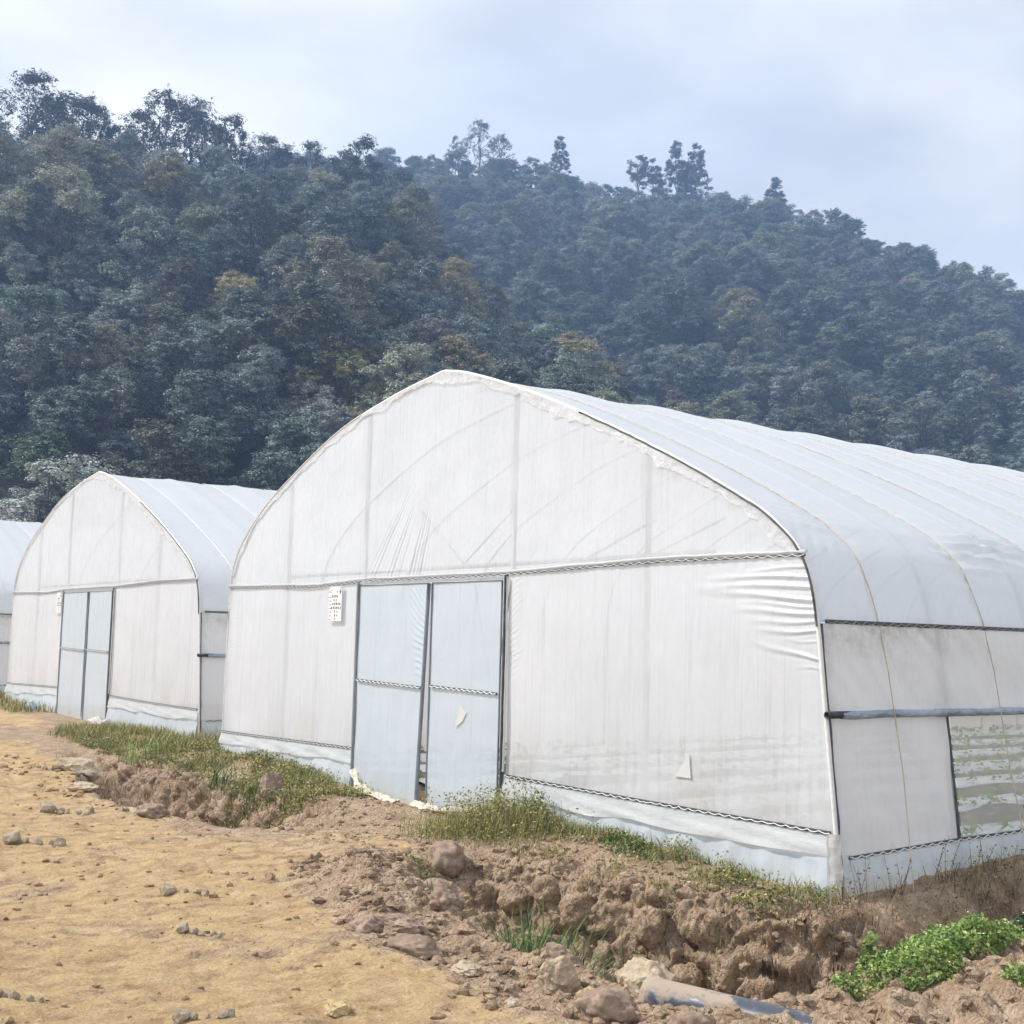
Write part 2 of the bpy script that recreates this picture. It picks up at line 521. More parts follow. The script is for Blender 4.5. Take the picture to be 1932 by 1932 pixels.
M_GREEN = leaf_mat("green_grass", False, var=0.5, transl=0.35, hue=[(0.0, (0.03, 0.075, 0.015)), (0.6, (0.08, 0.17, 0.03)), (1.0, (0.17, 0.24, 0.06))])
M_LUSH = leaf_mat("lush_leaves", False, var=0.45, transl=0.35, hue=[(0.0, (0.11, 0.20, 0.035)), (0.6, (0.24, 0.36, 0.075)), (1.0, (0.38, 0.46, 0.14))])
M_DRY = leaf_mat("dry_stems", False, var=0.5, transl=0.2, hue=[(0.0, (0.10, 0.065, 0.035)), (0.5, (0.22, 0.15, 0.08)), (1.0, (0.36, 0.27, 0.15))])
M_PETAL = simple_mat("white_petals", (0.75, 0.75, 0.66), (0.85, 0.85, 0.8), 10, 0.7)
M_CROP = leaf_mat("crop_leaves", False, var=0.4, transl=0.3, hue=[(0.0, (0.16, 0.27, 0.06)), (1.0, (0.34, 0.46, 0.14))])
M_MULCH = simple_mat("mulch_film", (0.60, 0.61, 0.60), (0.78, 0.78, 0.77), 5, 0.4)
M_BEDSOIL = simple_mat("bed_soil", (0.13, 0.105, 0.085), (0.25, 0.205, 0.165), 7, 0.95, bump=0.8)
M_BLUEBAG = simple_mat("pale_blue_plastic", (0.35, 0.50, 0.66), (0.62, 0.74, 0.84), 12, 0.4)

# ------------------------------------------------------------------ ground sheet
def pl(x, pts):
    a = np.array(pts, float)
    return np.interp(x, a[:, 0], a[:, 1])
def lip_near(x):
    return pl(x, [(-7, -1.25), (-5.2, -1.6), (-3.5, -2.1), (-2, -2.4), (-0.5, -2.5), (0.1, -2.1), (0.5, -1.7), (2.3, -1.7), (3, -2.12), (4.4, -2.36), (5.7, -2.42), (6.6, -2.45)])
def lip_far(x):
    return pl(x, [(-7, -1.0), (-5, -1.05), (-3, -1.15), (0.3, -1.2), (2.2, -1.35), (3, -1.12), (4, -0.98), (4.9, -0.78), (5.4, -0.45), (6.2, 0.4)])
def ditch_depth(x):
    return pl(x, [(-7.2, 0), (-5.6, 0.30), (-3.5, 0.50), (-0.7, 0.50), (0.0, 0.25), (0.45, 0), (2.25, 0), (2.75, 0.30), (3.4, 0.48), (4.2, 0.54), (4.8, 0.58), (5.3, 0.66), (5.7, 0.42), (6.05, 0.08), (6.3, 0.0)])
def ground_base(x, y):
    z = 0.050 * fbm(x * 0.42, y * 0.42, 0.3, 3) + 0.015 * fbm(x * 1.3, y * 1.3, 6.3, 2)
    near = sstep(60, 15, np.hypot(x - 2, y + 2))
    z = z * near
    wob = 0.10 * fbm(x * 1.1, y * 1.1, 5.0, 3)
    yn, yf, dd = lip_near(x) + wob, lip_far(x) + wob * 0.8, ditch_depth(x)
    prof = sstep(yn - 0.10, yn + 0.32, y) * (1 - sstep(yf - 0.15, yf + 0.05, y))
    z = z - dd * prof
    # verge between the ditch and the house fronts
    verge = sstep(-1.1, -0.2, y) * sstep(1.2, 0.6, y)
    z = z + verge * pl(x, [(-17, 0.16), (-13, 0.10), (-10, 0.04), (-7, 0.06), (-4.7, 0.15), (-2, 0.10), (-1.2, 0.0), (1.0, 0.0), (1.6, 0.10), (3.0, 0.10), (4.3, 0.02), (5.2, -0.02)])
    z = z + 0.09 * np.exp(-(((x + 0.35) / 0.8) ** 2 + ((y + 0.72) / 0.45) ** 2))
    # spoil heap on the near lip
    z = z + 0.14 * np.exp(-((y - (lip_near(x) - 0.33)) / 0.30) ** 2) * pl(x, [(2.2, 0), (2.8, 1), (3.4, 0.7), (3.9, -0.3), (4.4, -0.6), (5.4, -0.6), (6.0, -0.3), (6.6, 0.2), (7.5, 0.4), (9, 0)])
    # slope and side ditch to the right of the near house
    sx = x - pl(y, [(-1.5, 5.25), (-0.4, 5.05), (0.3, 5.0), (8, 5.0), (40, 5.0)])
    side = sstep(0.0, 0.6, sx) * (1 - sstep(0.65, 1.05, sx)) * sstep(-1.2, -0.4, y) * sstep(30, 20, y)
    z = z - 0.55 * side * pl(y, [(-1, 1), (1.5, 0.95), (5, 0.6), (20, 0.5)])
    z = z + 0.16 * sstep(0.3, 2.6, y) * np.exp(-((x - 5.0) / 0.5) ** 2)
    z = z + 0.13 * np.exp(-(((x - 6.75) / 0.6) ** 2 + ((y + 1.1) / 0.9) ** 2))
    return z
def bank_mask(x, y):
    wob = 0.10 * fbm(x * 1.1, y * 1.1, 5.0, 3)
    yf = lip_far(x) + wob * 0.8
    b = sstep(yf - 0.55, yf - 0.25, y) * (1 - sstep(yf + 0.15, yf + 0.5, y)) * sstep(0.05, 0.3, ditch_depth(x))
    return b
def heap_mask(x, y):
    return np.exp(-((y - (lip_near(x) - 0.28)) / 0.38) ** 2) * pl(x, [(1.9, 0), (2.6, 1), (6.5, 1), (8, 0.6), (10, 0)])

def spaced(segs):
    out = [segs[0][0]]
    for a, b, st in segs:
        n = max(1, int(round((b - a) / st)))
        out += list(np.linspace(a, b, n + 1)[1:])
    return np.array(out)
gx = np.concatenate([-np.geomspace(700, 30, 26), spaced([(-29, -9, 0.5), (-9, -4, 0.06), (-4, 1.5, 0.03), (1.5, 2.5, 0.0135), (2.5, 6.7, 0.0088), (6.7, 7.6, 0.0135), (7.6, 14, 0.15)]), np.geomspace(15, 700, 24)])
gy = np.concatenate([-np.geomspace(700, 12, 24), spaced([(-11, -5.6, 0.15), (-5.6, -3.3, 0.022), (-3.3, -1.5, 0.0135), (-1.5, -0.6, 0.0062), (-0.6, 0.25, 0.0135), (0.25, 3.0, 0.05), (3.0, 40, 1.0)]), np.geomspace(43, 700, 24)])
GX, GY = np.meshgrid(gx, gy, indexing='ij')
GZ = ground_base(GX, GY)
P = np.stack([GX, GY, GZ], -1)
du = np.gradient(P, axis=0)
dv = np.gradient(P, axis=1)
N = np.cross(du, dv)
N /= np.linalg.norm(N, axis=-1, keepdims=True) + 1e-12
det = sstep(11, 7.6, GX) * sstep(-12, -7, GX) * sstep(-6.5, -5.3, GY) * sstep(3.5, 1.5, GY)
sel = det > 0.001
X_, Y_, Z_ = GX[sel], GY[sel], GZ[sel]
bm_, hp_ = bank_mask(X_, Y_), heap_mask(X_, Y_)
xx = X_ + 0.11 * fbm(X_ * 3.5, Y_ * 3.5, Z_ * 5, 2)
yy = Y_ + 0.11 * fbm(X_ * 3.5 + 9, Y_ * 3.5, Z_ * 5, 2)
zw = Z_ + 0.10 * fbm(X_ * 3.5 + 19, Y_ * 3.5, Z_ * 5, 2)
f1, f2 = worley(xx * 4.6, yy * 4.6, zw * 5.0)
g1, g2 = worley(xx * 14, yy * 14, zw * 10)
rough_right = sstep(5.9, 6.4, X_) * sstep(-2.6, -2.2, Y_) * sstep(0.5, -0.3, Y_)
side_r = sstep(4.95, 5.3, X_) * sstep(-0.9, -0.3, Y_)
lump = np.clip(bm_ + pl(X_, [(3.4, 0.75), (4.0, 0.4), (6, 0.4), (6.5, 0.7)]) * hp_ + 0.7 * rough_right + 0.35 * side_r, 0, 1)
h1, h2 = worley(xx * 2.9 + 7, yy * 2.9, zw * 3.6)
disp = lump * (0.075 * sstep(0.0, 0.36, h2 - h1) - 0.045 + 0.030 * (0.5 - f1) - 0.022 * (1 - sstep(0.0, 0.08, f2 - f1)) + 0.018 * (0.5 - g1) - 0.010 * (1 - sstep(0.0, 0.10, g2 - g1)))
disp += lump * 0.012 * fbm(X_ * 11, Y_ * 11, Z_ * 9, 3, 0.6)
disp += lump * (0.014 * fbm(X_ * 4, Y_ * 4, Z_ * 2.4, 5, 0.6) + 0.010 * fbm(X_ * 26, Y_ * 26, Z_ * 20, 2))
disp += (0.25 + lump) * 0.016 * fbm(X_ * 9, Y_ * 9, Z_ * 9, 4, 0.6)
# wheel-worn dirt: shallow ripples, chips and pits
pit1, pit2 = worley(X_ * 3.1 + 40, Y_ * 3.1, np.zeros_like(X_))
disp += (1 - lump) * (0.010 * fbm(X_ * 3.0, Y_ * 5.5, 2.0, 4, 0.55) - 0.02 * sstep(0.16, 0.04, pit1) * (perlin(X_ * 0.9, Y_ * 0.9) > 0.0))
fl = perlin(X_ * 2.2 + 3, Y_ * 5.0 + 1, 4.0)
disp += (1 - lump) * 0.012 * sstep(0.02, 0.10, fl)
P[sel] += N[sel] * (disp * det[sel])[:, None]
YEL = np.ones_like(GX) * 0.71
YEL -= 1.1 * sstep(-2.85, -2.3, GY + 0.25 * fbm(GX * 0.8, GY * 0.8, 1.0, 3)) * sstep(2.0, 2.9, GX)
YEL -= 0.9 * heap_mask(GX, GY + 0.15)
YEL -= 1.3 * sstep(-1.9, -1.0, GY + 0.45 * fbm(GX * 0.7, GY * 0.7, 2.0, 3) - 0.35 * np.exp(-((GX - 0.9) / 1.6) ** 2)) * sstep(-11.5, -9, GX)
YEL -= 0.5 * sstep(-0.6, 0.3, GY) * sstep(-9, -11.5, GX)
YEL -= 0.55 * np.exp(-(((GX - 0.3) / 1.5) ** 2 + ((GY + 2.1) / 0.5) ** 2))
YEL -= 1.2 * sstep(0.02, 0.12, ditch_depth(GX) * sstep(lip_near(GX) - 0.15, lip_near(GX) + 0.1, GY))
YEL = np.clip(YEL, 0, 1)
acc = Acc()
acc.grid(P, attr=YEL)
ground = acc.build("ground", M_SOIL, attr_name="yellow")
tag(ground, kind='structure')

GDX, GDY, GDZ = gx, gy, P[..., 2]
def gz(x, y):
    i = int(np.clip(np.searchsorted(GDX, x) - 1, 0, len(GDX) - 2))
    j = int(np.clip(np.searchsorted(GDY, y) - 1, 0, len(GDY) - 2))
    u = (x - GDX[i]) / (GDX[i + 1] - GDX[i])
    v = (y - GDY[j]) / (GDY[j + 1] - GDY[j])
    return float((GDZ[i, j] * (1 - u) + GDZ[i + 1, j] * u) * (1 - v) + (GDZ[i, j + 1] * (1 - u) + GDZ[i + 1, j + 1] * u) * v)
def gzv(x, y):
    i = np.clip(np.searchsorted(GDX, x) - 1, 0, len(GDX) - 2)
    j = np.clip(np.searchsorted(GDY, y) - 1, 0, len(GDY) - 2)
    u = (x - GDX[i]) / (GDX[i + 1] - GDX[i])
    v = (y - GDY[j]) / (GDY[j + 1] - GDY[j])
    return (GDZ[i, j] * (1 - u) + GDZ[i + 1, j] * u) * (1 - v) + (GDZ[i, j + 1] * (1 - u) + GDZ[i + 1, j + 1] * u) * v

# ------------------------------------------------------------------ hills (real terrain: two wooded spurs)
def az_of(u):           # bearing (from the camera axis, to the right) of a picture column, used once to survey the ridges
    return np.arctan((np.asarray(u, float) - 966) / 2387.4)
S1_u = az_of([-900, -300, 0, 200, 450, 700, 800, 900, 1000, 1250, 1450, 1700, 2000])
S1_d = np.array([150, 128, 120, 120, 123, 126, 122, 115, 108, 95, 85, 76, 66.0])
S1_e = np.array([.32, .335,   .338, .338, .335, .318, .285, .243, .205, .140, .095, .035, -.02])
S1_b = np.array([80, 64, 60, 58, 56, 56, 57, 58, 58, 58, 57, 56, 55.0])
S2_u = az_of([-900, 300, 600, 800, 1000, 1200, 1290, 1480, 1600, 1700, 1800, 1932, 2300, 2900])
S2_d = np.array([230, 230, 232, 236, 240, 243, 245, 243, 240, 238, 238, 240, 245, 250.0])
S2_e = np.array([0.36, 0.366, 0.373, 0.378, 0.367, 0.35, 0.347, 0.336, 0.319, 0.301, 0.285, 0.258, 0.15, 0.05])
S2_b = np.array([96, 96, 96, 96, 96, 96, 96, 96, 98, 100, 102, 104, 108, 110.0])
def hill_z(a, r):
    out = -2.0 + 0 * a
    for U, D, E, B, conv in ((S1_u, S1_d, S1_e, S1_b, 0.88), (S2_u, S2_d, S2_e, S2_b, 0.9)):
        d, e, b = np.interp(a, U, D), np.interp(a, U, E), np.interp(a, U, B)
        top = d * e + 1.6
        t = np.clip((r - b) / (d - b), 0, 1)
        up = top * t ** conv
        dn = top - 0.55 * np.maximum(0, r - d) ** 1.0
        h = np.where(r <= d, up, dn)
        h = np.where(r < b, -2.0, h)
        out = np.maximum(out, h)
    x, y = r * np.sin(a), r * np.cos(a)
    return out + sstep(55, 80, r) * (1.6 * fbm(x * 0.045, y * 0.045, 0.5, 3))
CA, SA = math.cos(YAW), math.sin(YAW)
def polar_xy(a, r):
    f, s = r * np.cos(a), r * np.sin(a)      # along / right of the horizontal view axis
    return CAM.x + f * (-SA) + s * CA, CAM.y + f * CA + s * SA
ha = np.linspace(math.radians(-42), math.radians(46), 150)
hr = np.concatenate([np.linspace(50, 140, 60), np.linspace(143, 330, 60)])
HA, HR = np.meshgrid(ha, hr, indexing='ij')
HX, HY = polar_xy(HA, HR)
acc = Acc()
acc.grid(np.stack([HX, HY, hill_z(HA, HR)], -1))
tag(acc.build("hills", M_HILL), kind='structure')

# ------------------------------------------------------------------ trees
def leaf_quads(C, Nrm, size, rg, aspect=0.6):
    n = len(C)
    t = np.cross(Nrm, rg.normal(size=(n, 3)))
    t /= np.linalg.norm(t, axis=1, keepdims=True) + 1e-9
    b = np.cross(Nrm, t)
    s = size[:, None]
    V = np.stack([C - t * s, C - b * s * aspect, C + t * s, C + b * s * aspect], 1).reshape(-1, 3)
    F = np.arange(n * 4).reshape(-1, 4)
    return V, F
def limb(p0, p1, r0, r1, rg, k=6, bend=0.12):
    t = np.linspace(0, 1, k)[:, None]
    L = np.linalg.norm(np.array(p1) - np.array(p0))
    P_ = np.array(p0) * (1 - t) + np.array(p1) * t
    P_[1:-1] += rg.normal(size=(k - 2, 3)) * L * bend * 0.4
    return P_, np.linspace(r0, r1, k)
def tree_mesh(seed, H=8.0, R=2.6, base=0.14, lobes=26, per=44, leaf=0.070, fill=0.5, up=0.7, shape='round', lob=(0.20, 0.40), sub=22, clump=1.0):
    rg = np.random.default_rng(seed)
    trunk, crown = Acc(), Acc()
    top = np.array([rg.normal() * 0.25, rg.normal() * 0.25, H * 0.72])
    P_, r_ = limb((0, 0, -0.8), top, 0.17, 0.05, rg, 8, 0.05)
    trunk.tube(P_, r_, 7)
    Cs, Rs = [], []
    for k in range(lobes):
        a = rg.uniform(0, 2 * np.pi)
        if shape == 'pine':
            h = rg.uniform(0.0, 1.0)
            lim = (1 - h) ** 0.7 * 0.95 + 0.12
            rr = R * lim * math.sqrt(rg.uniform(0.05, 1))
            z = H * (base + (1 - base) * h)
            rad = R * rg.uniform(0.09, 0.20)
        elif shape == 'flat':
            h = rg.uniform(0.35, 1.0)
            rr = R * math.sqrt(rg.uniform(0, 1)) * (1.1 - 0.5 * abs(h - 0.65))
            z = H * (base + (1 - base) * h) - 0.3 * rr
            rad = R * rg.uniform(0.12, 0.24)
        else:
            h = rg.uniform(0, 1) ** 0.8
            lim = math.sin(math.pi * (0.12 + 0.80 * h) ** 0.9)
            rr = R * lim * rg.uniform(0.35, 1.0) ** 0.6
            z = H * (base + (0.97 - base) * h)
            rad = R * rg.uniform(*lob)
        Cs.append((rr * math.cos(a), rr * math.sin(a), z))
        Rs.append(rad)
    Cs, Rs = np.array(Cs), np.array(Rs)
    for k in range(0, lobes, max(1, lobes // 9)):
        s = P_[rg.integers(3, 8)]
        q, rq = limb(s, Cs[k], 0.06, 0.015, rg, 6)
        trunk.tube(q, rq, 5)
        for w in range(2):
            q2, r2 = limb(q[3], Cs[k] + rg.normal(size=3) * Rs[k] * 0.8, 0.025, 0.008, rg, 4)
            trunk.tube(q2, r2, 4)
    ns = lobes * sub
    li = np.repeat(np.arange(lobes), sub)
    sd = rg.normal(size=(ns, 3))
    sd[:, 2] += up
    sd /= np.linalg.norm(sd, axis=1, keepdims=True)
    SC = Cs[li] + sd * (Rs[li] * rg.uniform(0.45, 1.12, ns))[:, None] * np.array([1, 1, 0.85])
    SR = rg.uniform(0.13, 0.36, ns) * clump
    n = ns * per
    idx = np.repeat(np.arange(ns), per)
    d = rg.normal(size=(n, 3))
    d[:, 2] += 0.5
    d /= np.linalg.norm(d, axis=1, keepdims=True)
    C = SC[idx] + d * (SR[idx] * rg.uniform(0.3, 1.15, n))[:, None] * np.array([1.15, 1.15, 0.75])
    d = d * 0.6 + sd[idx] * 0.6
    Nn = d * 0.9 + rg.normal(size=(n, 3)) * 0.36 + np.array([0, 0, 0.75])
    Nn /= np.linalg.norm(Nn, axis=1, keepdims=True)
    V, F = leaf_quads(C, Nn, leaf * rg.uniform(0.6, 1.3, n), rg)
    crown.add(V, F)
    return trunk, crown
KINDS = [  # look, colour, builder arguments
    ("grey-green clumpy broadleaf tree", (0.115, 0.135, 0.115), dict(seed=11, H=8.2, R=2.7)),
    ("dark green dense broadleaf tree", (0.070, 0.098, 0.078), dict(seed=12, H=7.6, R=2.5, lobes=28)),
    ("dusty olive broadleaf tree", (0.136, 0.142, 0.090), dict(seed=13, H=8.8, R=2.9, lobes=30)),
    ("small grey-green bushy tree", (0.110, 0.128, 0.110), dict(seed=14, H=6.0, R=2.3, lobes=22, base=0.08)),
    ("tall dark grey-green tree", (0.085, 0.108, 0.095), dict(seed=15, H=10.0, R=2.4, lobes=32)),
    ("pale silvery broadleaf tree", (0.150, 0.156, 0.142), dict(seed=16, H=8.0, R=2.7, lobes=28)),
]
protos = []
for nm, colr, kw in KINDS:
    tk, cr = tree_mesh(**kw)
    mk = leaf_mat("tree_leaves", True, var=0.7, transl=0.16, tint=tuple(float(2.6 * (0.68 * q * w + 0.32 * 0.112)) for q, w in zip(colr, (0.96, 1.0, 1.03))))
    one = Acc()
    for A_, mi in ((cr, 0), (tk, 1)):
        off = one.n
        one.v += A_.v
        one.at += A_.at
        one.f += [f + off for f in A_.f]
        one.m += [np.full(len(f), mi, np.int32) for f in A_.f]
        one.n += A_.n
    plain_crown = cr.mesh("crown", M_LEAF, False) if len(protos) == 0 else None
    protos.append((one.mesh("tree", [mk, M_BARK], False), cr.mesh("crown", mk, False), tk.mesh("trunk", M_BARK, True), plain_crown))
def extra_proto(name, **kw):
    tk, cr = tree_mesh(**kw)
    return cr.mesh("crown", M_LEAF, False), tk.mesh("trunk", M_BARK, True)
airy = extra_proto("airy", seed=31, H=9.0, R=2.9, base=0.08, lobes=46, per=14, leaf=0.080, up=0.1, lob=(0.12, 0.34), sub=11, clump=1.1)
airy2 = extra_proto("airy2", seed=32, H=8.0, R=1.9, base=0.08, lobes=34, per=14, leaf=0.080, up=0.1, lob=(0.14, 0.36), sub=10, clump=1.0)
pine = extra_proto("pine", seed=33, H=12.0, R=2.6, base=0.22, lobes=90, per=12, leaf=0.12, up=0.1, lob=(0.1, 0.2), sub=10, clump=1.1, shape='pine')
flat_pine = extra_proto("flat", seed=34, H=10.0, R=2.3, base=0.35, lobes=44, per=12, leaf=0.12, up=0.1, lob=(0.1, 0.2), sub=12, clump=1.1, shape='flat')

cand = []
def scatter(a0, a1, r0, r1, sp, which):
    r = r0
    while r < r1:
        da = sp / r
        for a in np.arange(a0, a1, da):
            aa = a + rng.uniform(-0.42, 0.42) * da
            rr = r + rng.uniform(-0.42, 0.42) * sp
            cand.append((aa, rr, which))
        r += sp
scatter(math.radians(-27), math.radians(27), 57, 126, 3.6, 0)
scatter(math.radians(-12), math.radians(29), 90, 248, 4.7, 1)
A_ = np.array([c[0] for c in cand])
R_ = np.array([c[1] for c in cand])
W_ = np.array([c[2] for c in cand])
d1, b1 = np.interp(A_, S1_u, S1_d), np.interp(A_, S1_u, S1_b)
d2, b2 = np.interp(A_, S2_u, S2_d), np.interp(A_, S2_u, S2_b)
Z_t = hill_z(A_, R_)
h1 = np.interp(A_, S1_u, S1_d * S1_e)
ok1 = (W_ == 0) & (R_ > b1 - 2) & (R_ < d1 + 2.5) & (A_ < np.interp(1650, [0, 1932], [az_of(0), az_of(1932)]))
ok2 = (W_ == 1) & (R_ > np.maximum(b2 - 3, np.where(A_ < az_of(1700), d1 + 3, 0))) & (R_ < d2 + 3)
# skip trees wholly hidden behind the first spur
hid = (W_ == 1) & ((Z_t + 10 - CAM.z) / R_ < np.interp(A_, S1_u, S1_e) + 0.01)
keep = (ok1 | ok2) & ~hid & (Z_t > -1.5)
A_, R_, W_, Z_t = A_[keep], R_[keep], W_[keep], Z_t[keep]
X_t, Y_t = polar_xy(A_, R_)
free = ~((X_t > -18) & (X_t < 6) & (Y_t < 42))
A_, R_, W_, Z_t, X_t, Y_t = [q[free] for q in (A_, R_, W_, Z_t, X_t, Y_t)]
kind_i = rng.choice(6, len(A_), p=[0.26, 0.22, 0.15, 0.14, 0.13, 0.10])
scl = rng.uniform(0.66, 1.12, len(A_)) * np.where(W_ == 0, np.interp(np.interp(A_, S1_u, S1_d) - R_, [0, 12], [0.72, 1.0]), np.interp(np.interp(A_, S2_u, S2_d) - R_, [0, 14], [0.62, 1.0]))
rot = rng.uniform(0, 2 * np.pi, len(A_))
infr = np.abs(A_) < math.radians(23.5)
score = np.where(infr, R_ / scl, R_ * 3 + 500)
order = np.argsort(score)
near_ids = order[:280]
far_ids = order[280:]
def COLVAR(c):
    k = rng.uniform(0.78, 1.14)
    if rng.random() < 0.11:
        return tuple(float(v * k * w) for v, w in zip(c, (1.2, 1.03, 0.83)))
    return tuple(float(v * k * rng.uniform(0.95, 1.05)) for v in c)

def zone(a, r, z):
    u = 966 + 2387.4 * math.tan(a)
    side = "far left of the near slope" if u < 330 else ("left half of the near slope" if u < 700 else ("right shoulder of the near slope" if u < 1150 else "right foot of the near slope"))
    frac = (r - np.interp(a, S1_u, S1_b)) / (np.interp(a, S1_u, S1_d) - np.interp(a, S1_u, S1_b))
    lev = "low on" if frac < 0.33 else ("midway up" if frac < 0.7 else "near the top of")
    return lev, side
def place_tree(i, k, color, label, group, parts, sxy=1.12, plain=False):
    loc = (float(X_t[i]), float(Y_t[i]), float(Z_t[i]) - 0.3)
    s = float(scl[i])
    if parts:
        t = thing("tree", label, "tree", loc, float(rot[i]), group)
        t.scale = (s * sxy, s * sxy, s * 0.92)
        c = obj("crown", protos[k][3 if plain else 1], t)
        mixk = 0.55 if plain else 1.0
        c.color = tuple(mixk * q + (1 - mixk) * w for q, w in zip(color, (0.15, 0.165, 0.14))) + (1,)
        obj("trunk", protos[k][2], t)
        return t
    o = obj("tree", protos[k][0])
    o.location = loc
    o.rotation_euler = (0, 0, float(rot[i]))
    o.scale = (s * sxy, s * sxy, s * 0.92)
    o.color = (*color, 1)
    return tag(o, label, "tree", group)

# trees whose colour sets them apart: (bearing column, height above camera / distance, colour, label)
SPECIAL = [   # (bearing column, row) of the coloured crown as surveyed from the camera, colour, label
    (595, 715, (0.46, 0.44, 0.08), "bright yellow-green young tree among dark trees left of the nearest roof peak"),
    (645, 645, (0.25, 0.165, 0.12), "large russet brown tree left of the nearest roof peak, upper of two"),
    (715, 690, (0.31, 0.20, 0.08), "orange-brown tree above the left roof slope of the nearest greenhouse"),
    (985, 615, (0.32, 0.11, 0.10), "dull red tree on the right shoulder of the near slope"),
    (955, 555, (0.34, 0.27, 0.10), "yellowing tree high on the right shoulder of the near slope"),
    (1300, 742, (0.38, 0.14, 0.12), "pinkish red tree just above the nearest greenhouse roof"),
    (1215, 760, (0.21, 0.15, 0.105), "brown leafed tree beside the pinkish red tree above the roof"),
    (785, 490, (0.10, 0.18, 0.075), "fresh green tree on the upper middle of the near slope"),
    (6, 850, (0.12, 0.21, 0.08), "fresh green tree at the left edge above the farthest greenhouse"),
    (365, 590, (0.33, 0.315, 0.285), "large pale silvery tree in the middle of the left slope"),
    (545, 600, (0.27, 0.27, 0.10), "yellow-green tree beside the large pale silvery tree"),
]
used = {}
ctr = np.stack([X_t - CAM.x, Y_t - CAM.y, Z_t + 4.6 * scl - CAM.z], -1)
for (u, v, c, lb) in SPECIAL:
    dv_ = np.array(_F * 2387.4 + _R2 * (u - 966) + _U2 * (966 - v))
    dv_ /= np.linalg.norm(dv_)
    along = ctr @ dv_
    miss = np.linalg.norm(ctr - along[:, None] * dv_, axis=1) / scl
    cost = np.where(miss < 2.0, along + miss * 2, 1e4 + miss * 50)
    for q in used:
        cost[q] = 1e9
    q = int(np.argmin(cost))
    used[q] = (c, lb)
near_set = [i for i in near_ids if i not in used]
far_ids = [i for i in far_ids if i not in used]
for i, (c, lb) in used.items():
    scl[i] *= 0.70 if 'bright yellow' in lb or 'pinkish' in lb or 'dull red' in lb else 0.95
    place_tree(i, 0, c, lb, "coloured trees on the near slope", True, plain=True)
first_of = {}
for rank, i in enumerate(near_set):
    k = int(kind_i[i])
    lev, side = zone(A_[i], R_[i], Z_t[i])
    lb = "%s %s the %s" % (KINDS[k][0], lev, side)
    o = place_tree(i, k, COLVAR((1, 1, 1)), lb, lb.replace(" tree ", " trees ", 1), rank < 70)
    if rank >= 70 and k not in first_of:
        first_of[k] = o

# the rest of the wood: one mass, instanced on a point cloud from six of the trees above
kinds_col = bpy.data.collections.new("tree_kinds")
for k in range(6):
    kinds_col.objects.link(first_of[k])
names = sorted([(first_of[k].name, k) for k in range(6)])
rank_of = {k: r for r, (nm, k) in enumerate(names)}
fi = np.array(far_ids)
me = bpy.data.meshes.new("forest")
me.vertices.add(len(fi))
me.vertices.foreach_set("co", np.stack([X_t[fi], Y_t[fi], Z_t[fi] - 0.3], -1).astype(np.float32).reshape(-1))
a = me.attributes.new("pick", 'INT', 'POINT')
a.data.foreach_set("value", np.array([rank_of[int(kind_i[i])] for i in fi], np.int32))
a = me.attributes.new("turn", 'FLOAT', 'POINT')
a.data.foreach_set("value", rot[fi].astype(np.float32))
a = me.attributes.new("size", 'FLOAT_VECTOR', 'POINT')
a.data.foreach_set("vector", (scl[fi][:, None] * np.array([1.14, 1.14, 0.78])).astype(np.float32).reshape(-1))
forest = obj("forest", me)
tag(forest, "blue-hazed dense woodland covering the farther hill", "woodland", kind='stuff')
ng = bpy.data.node_groups.new("wood", 'GeometryNodeTree')
ng.interface.new_socket("Geometry", in_out='INPUT', socket_type='NodeSocketGeometry')
ng.interface.new_socket("Geometry", in_out='OUTPUT', socket_type='NodeSocketGeometry')
gi, go = ng.nodes.new("NodeGroupInput"), ng.nodes.new("NodeGroupOutput")
ip = ng.nodes.new("GeometryNodeInstanceOnPoints")
ci = ng.nodes.new("GeometryNodeCollectionInfo")
ci.inputs[0].default_value = kinds_col
ci.inputs[1].default_value = True
ci.inputs[2].default_value = True
ip.inputs['Pick Instance'].default_value = True
def named(nm, typ):
    q = ng.nodes.new("GeometryNodeInputNamedAttribute")
    q.data_type = typ
    q.inputs[0].default_value = nm
    return q.outputs[0]
cx = ng.nodes.new("ShaderNodeCombineXYZ")
ng.links.new(named("turn", 'FLOAT'), cx.inputs[2])
ng.links.new(gi.outputs[0], ip.inputs['Points'])
ng.links.new(ci.outputs[0], ip.inputs['Instance'])
ng.links.new(named("pick", 'INT'), ip.inputs['Instance Index'])
ng.links.new(cx.outputs[0], ip.inputs['Rotation'])
ng.links.new(named("size", 'FLOAT_VECTOR'), ip.inputs['Scale'])
ng.links.new(ip.outputs[0], go.inputs[0])
md = forest.modifiers.new("wood", 'NODES')
md.node_group = ng

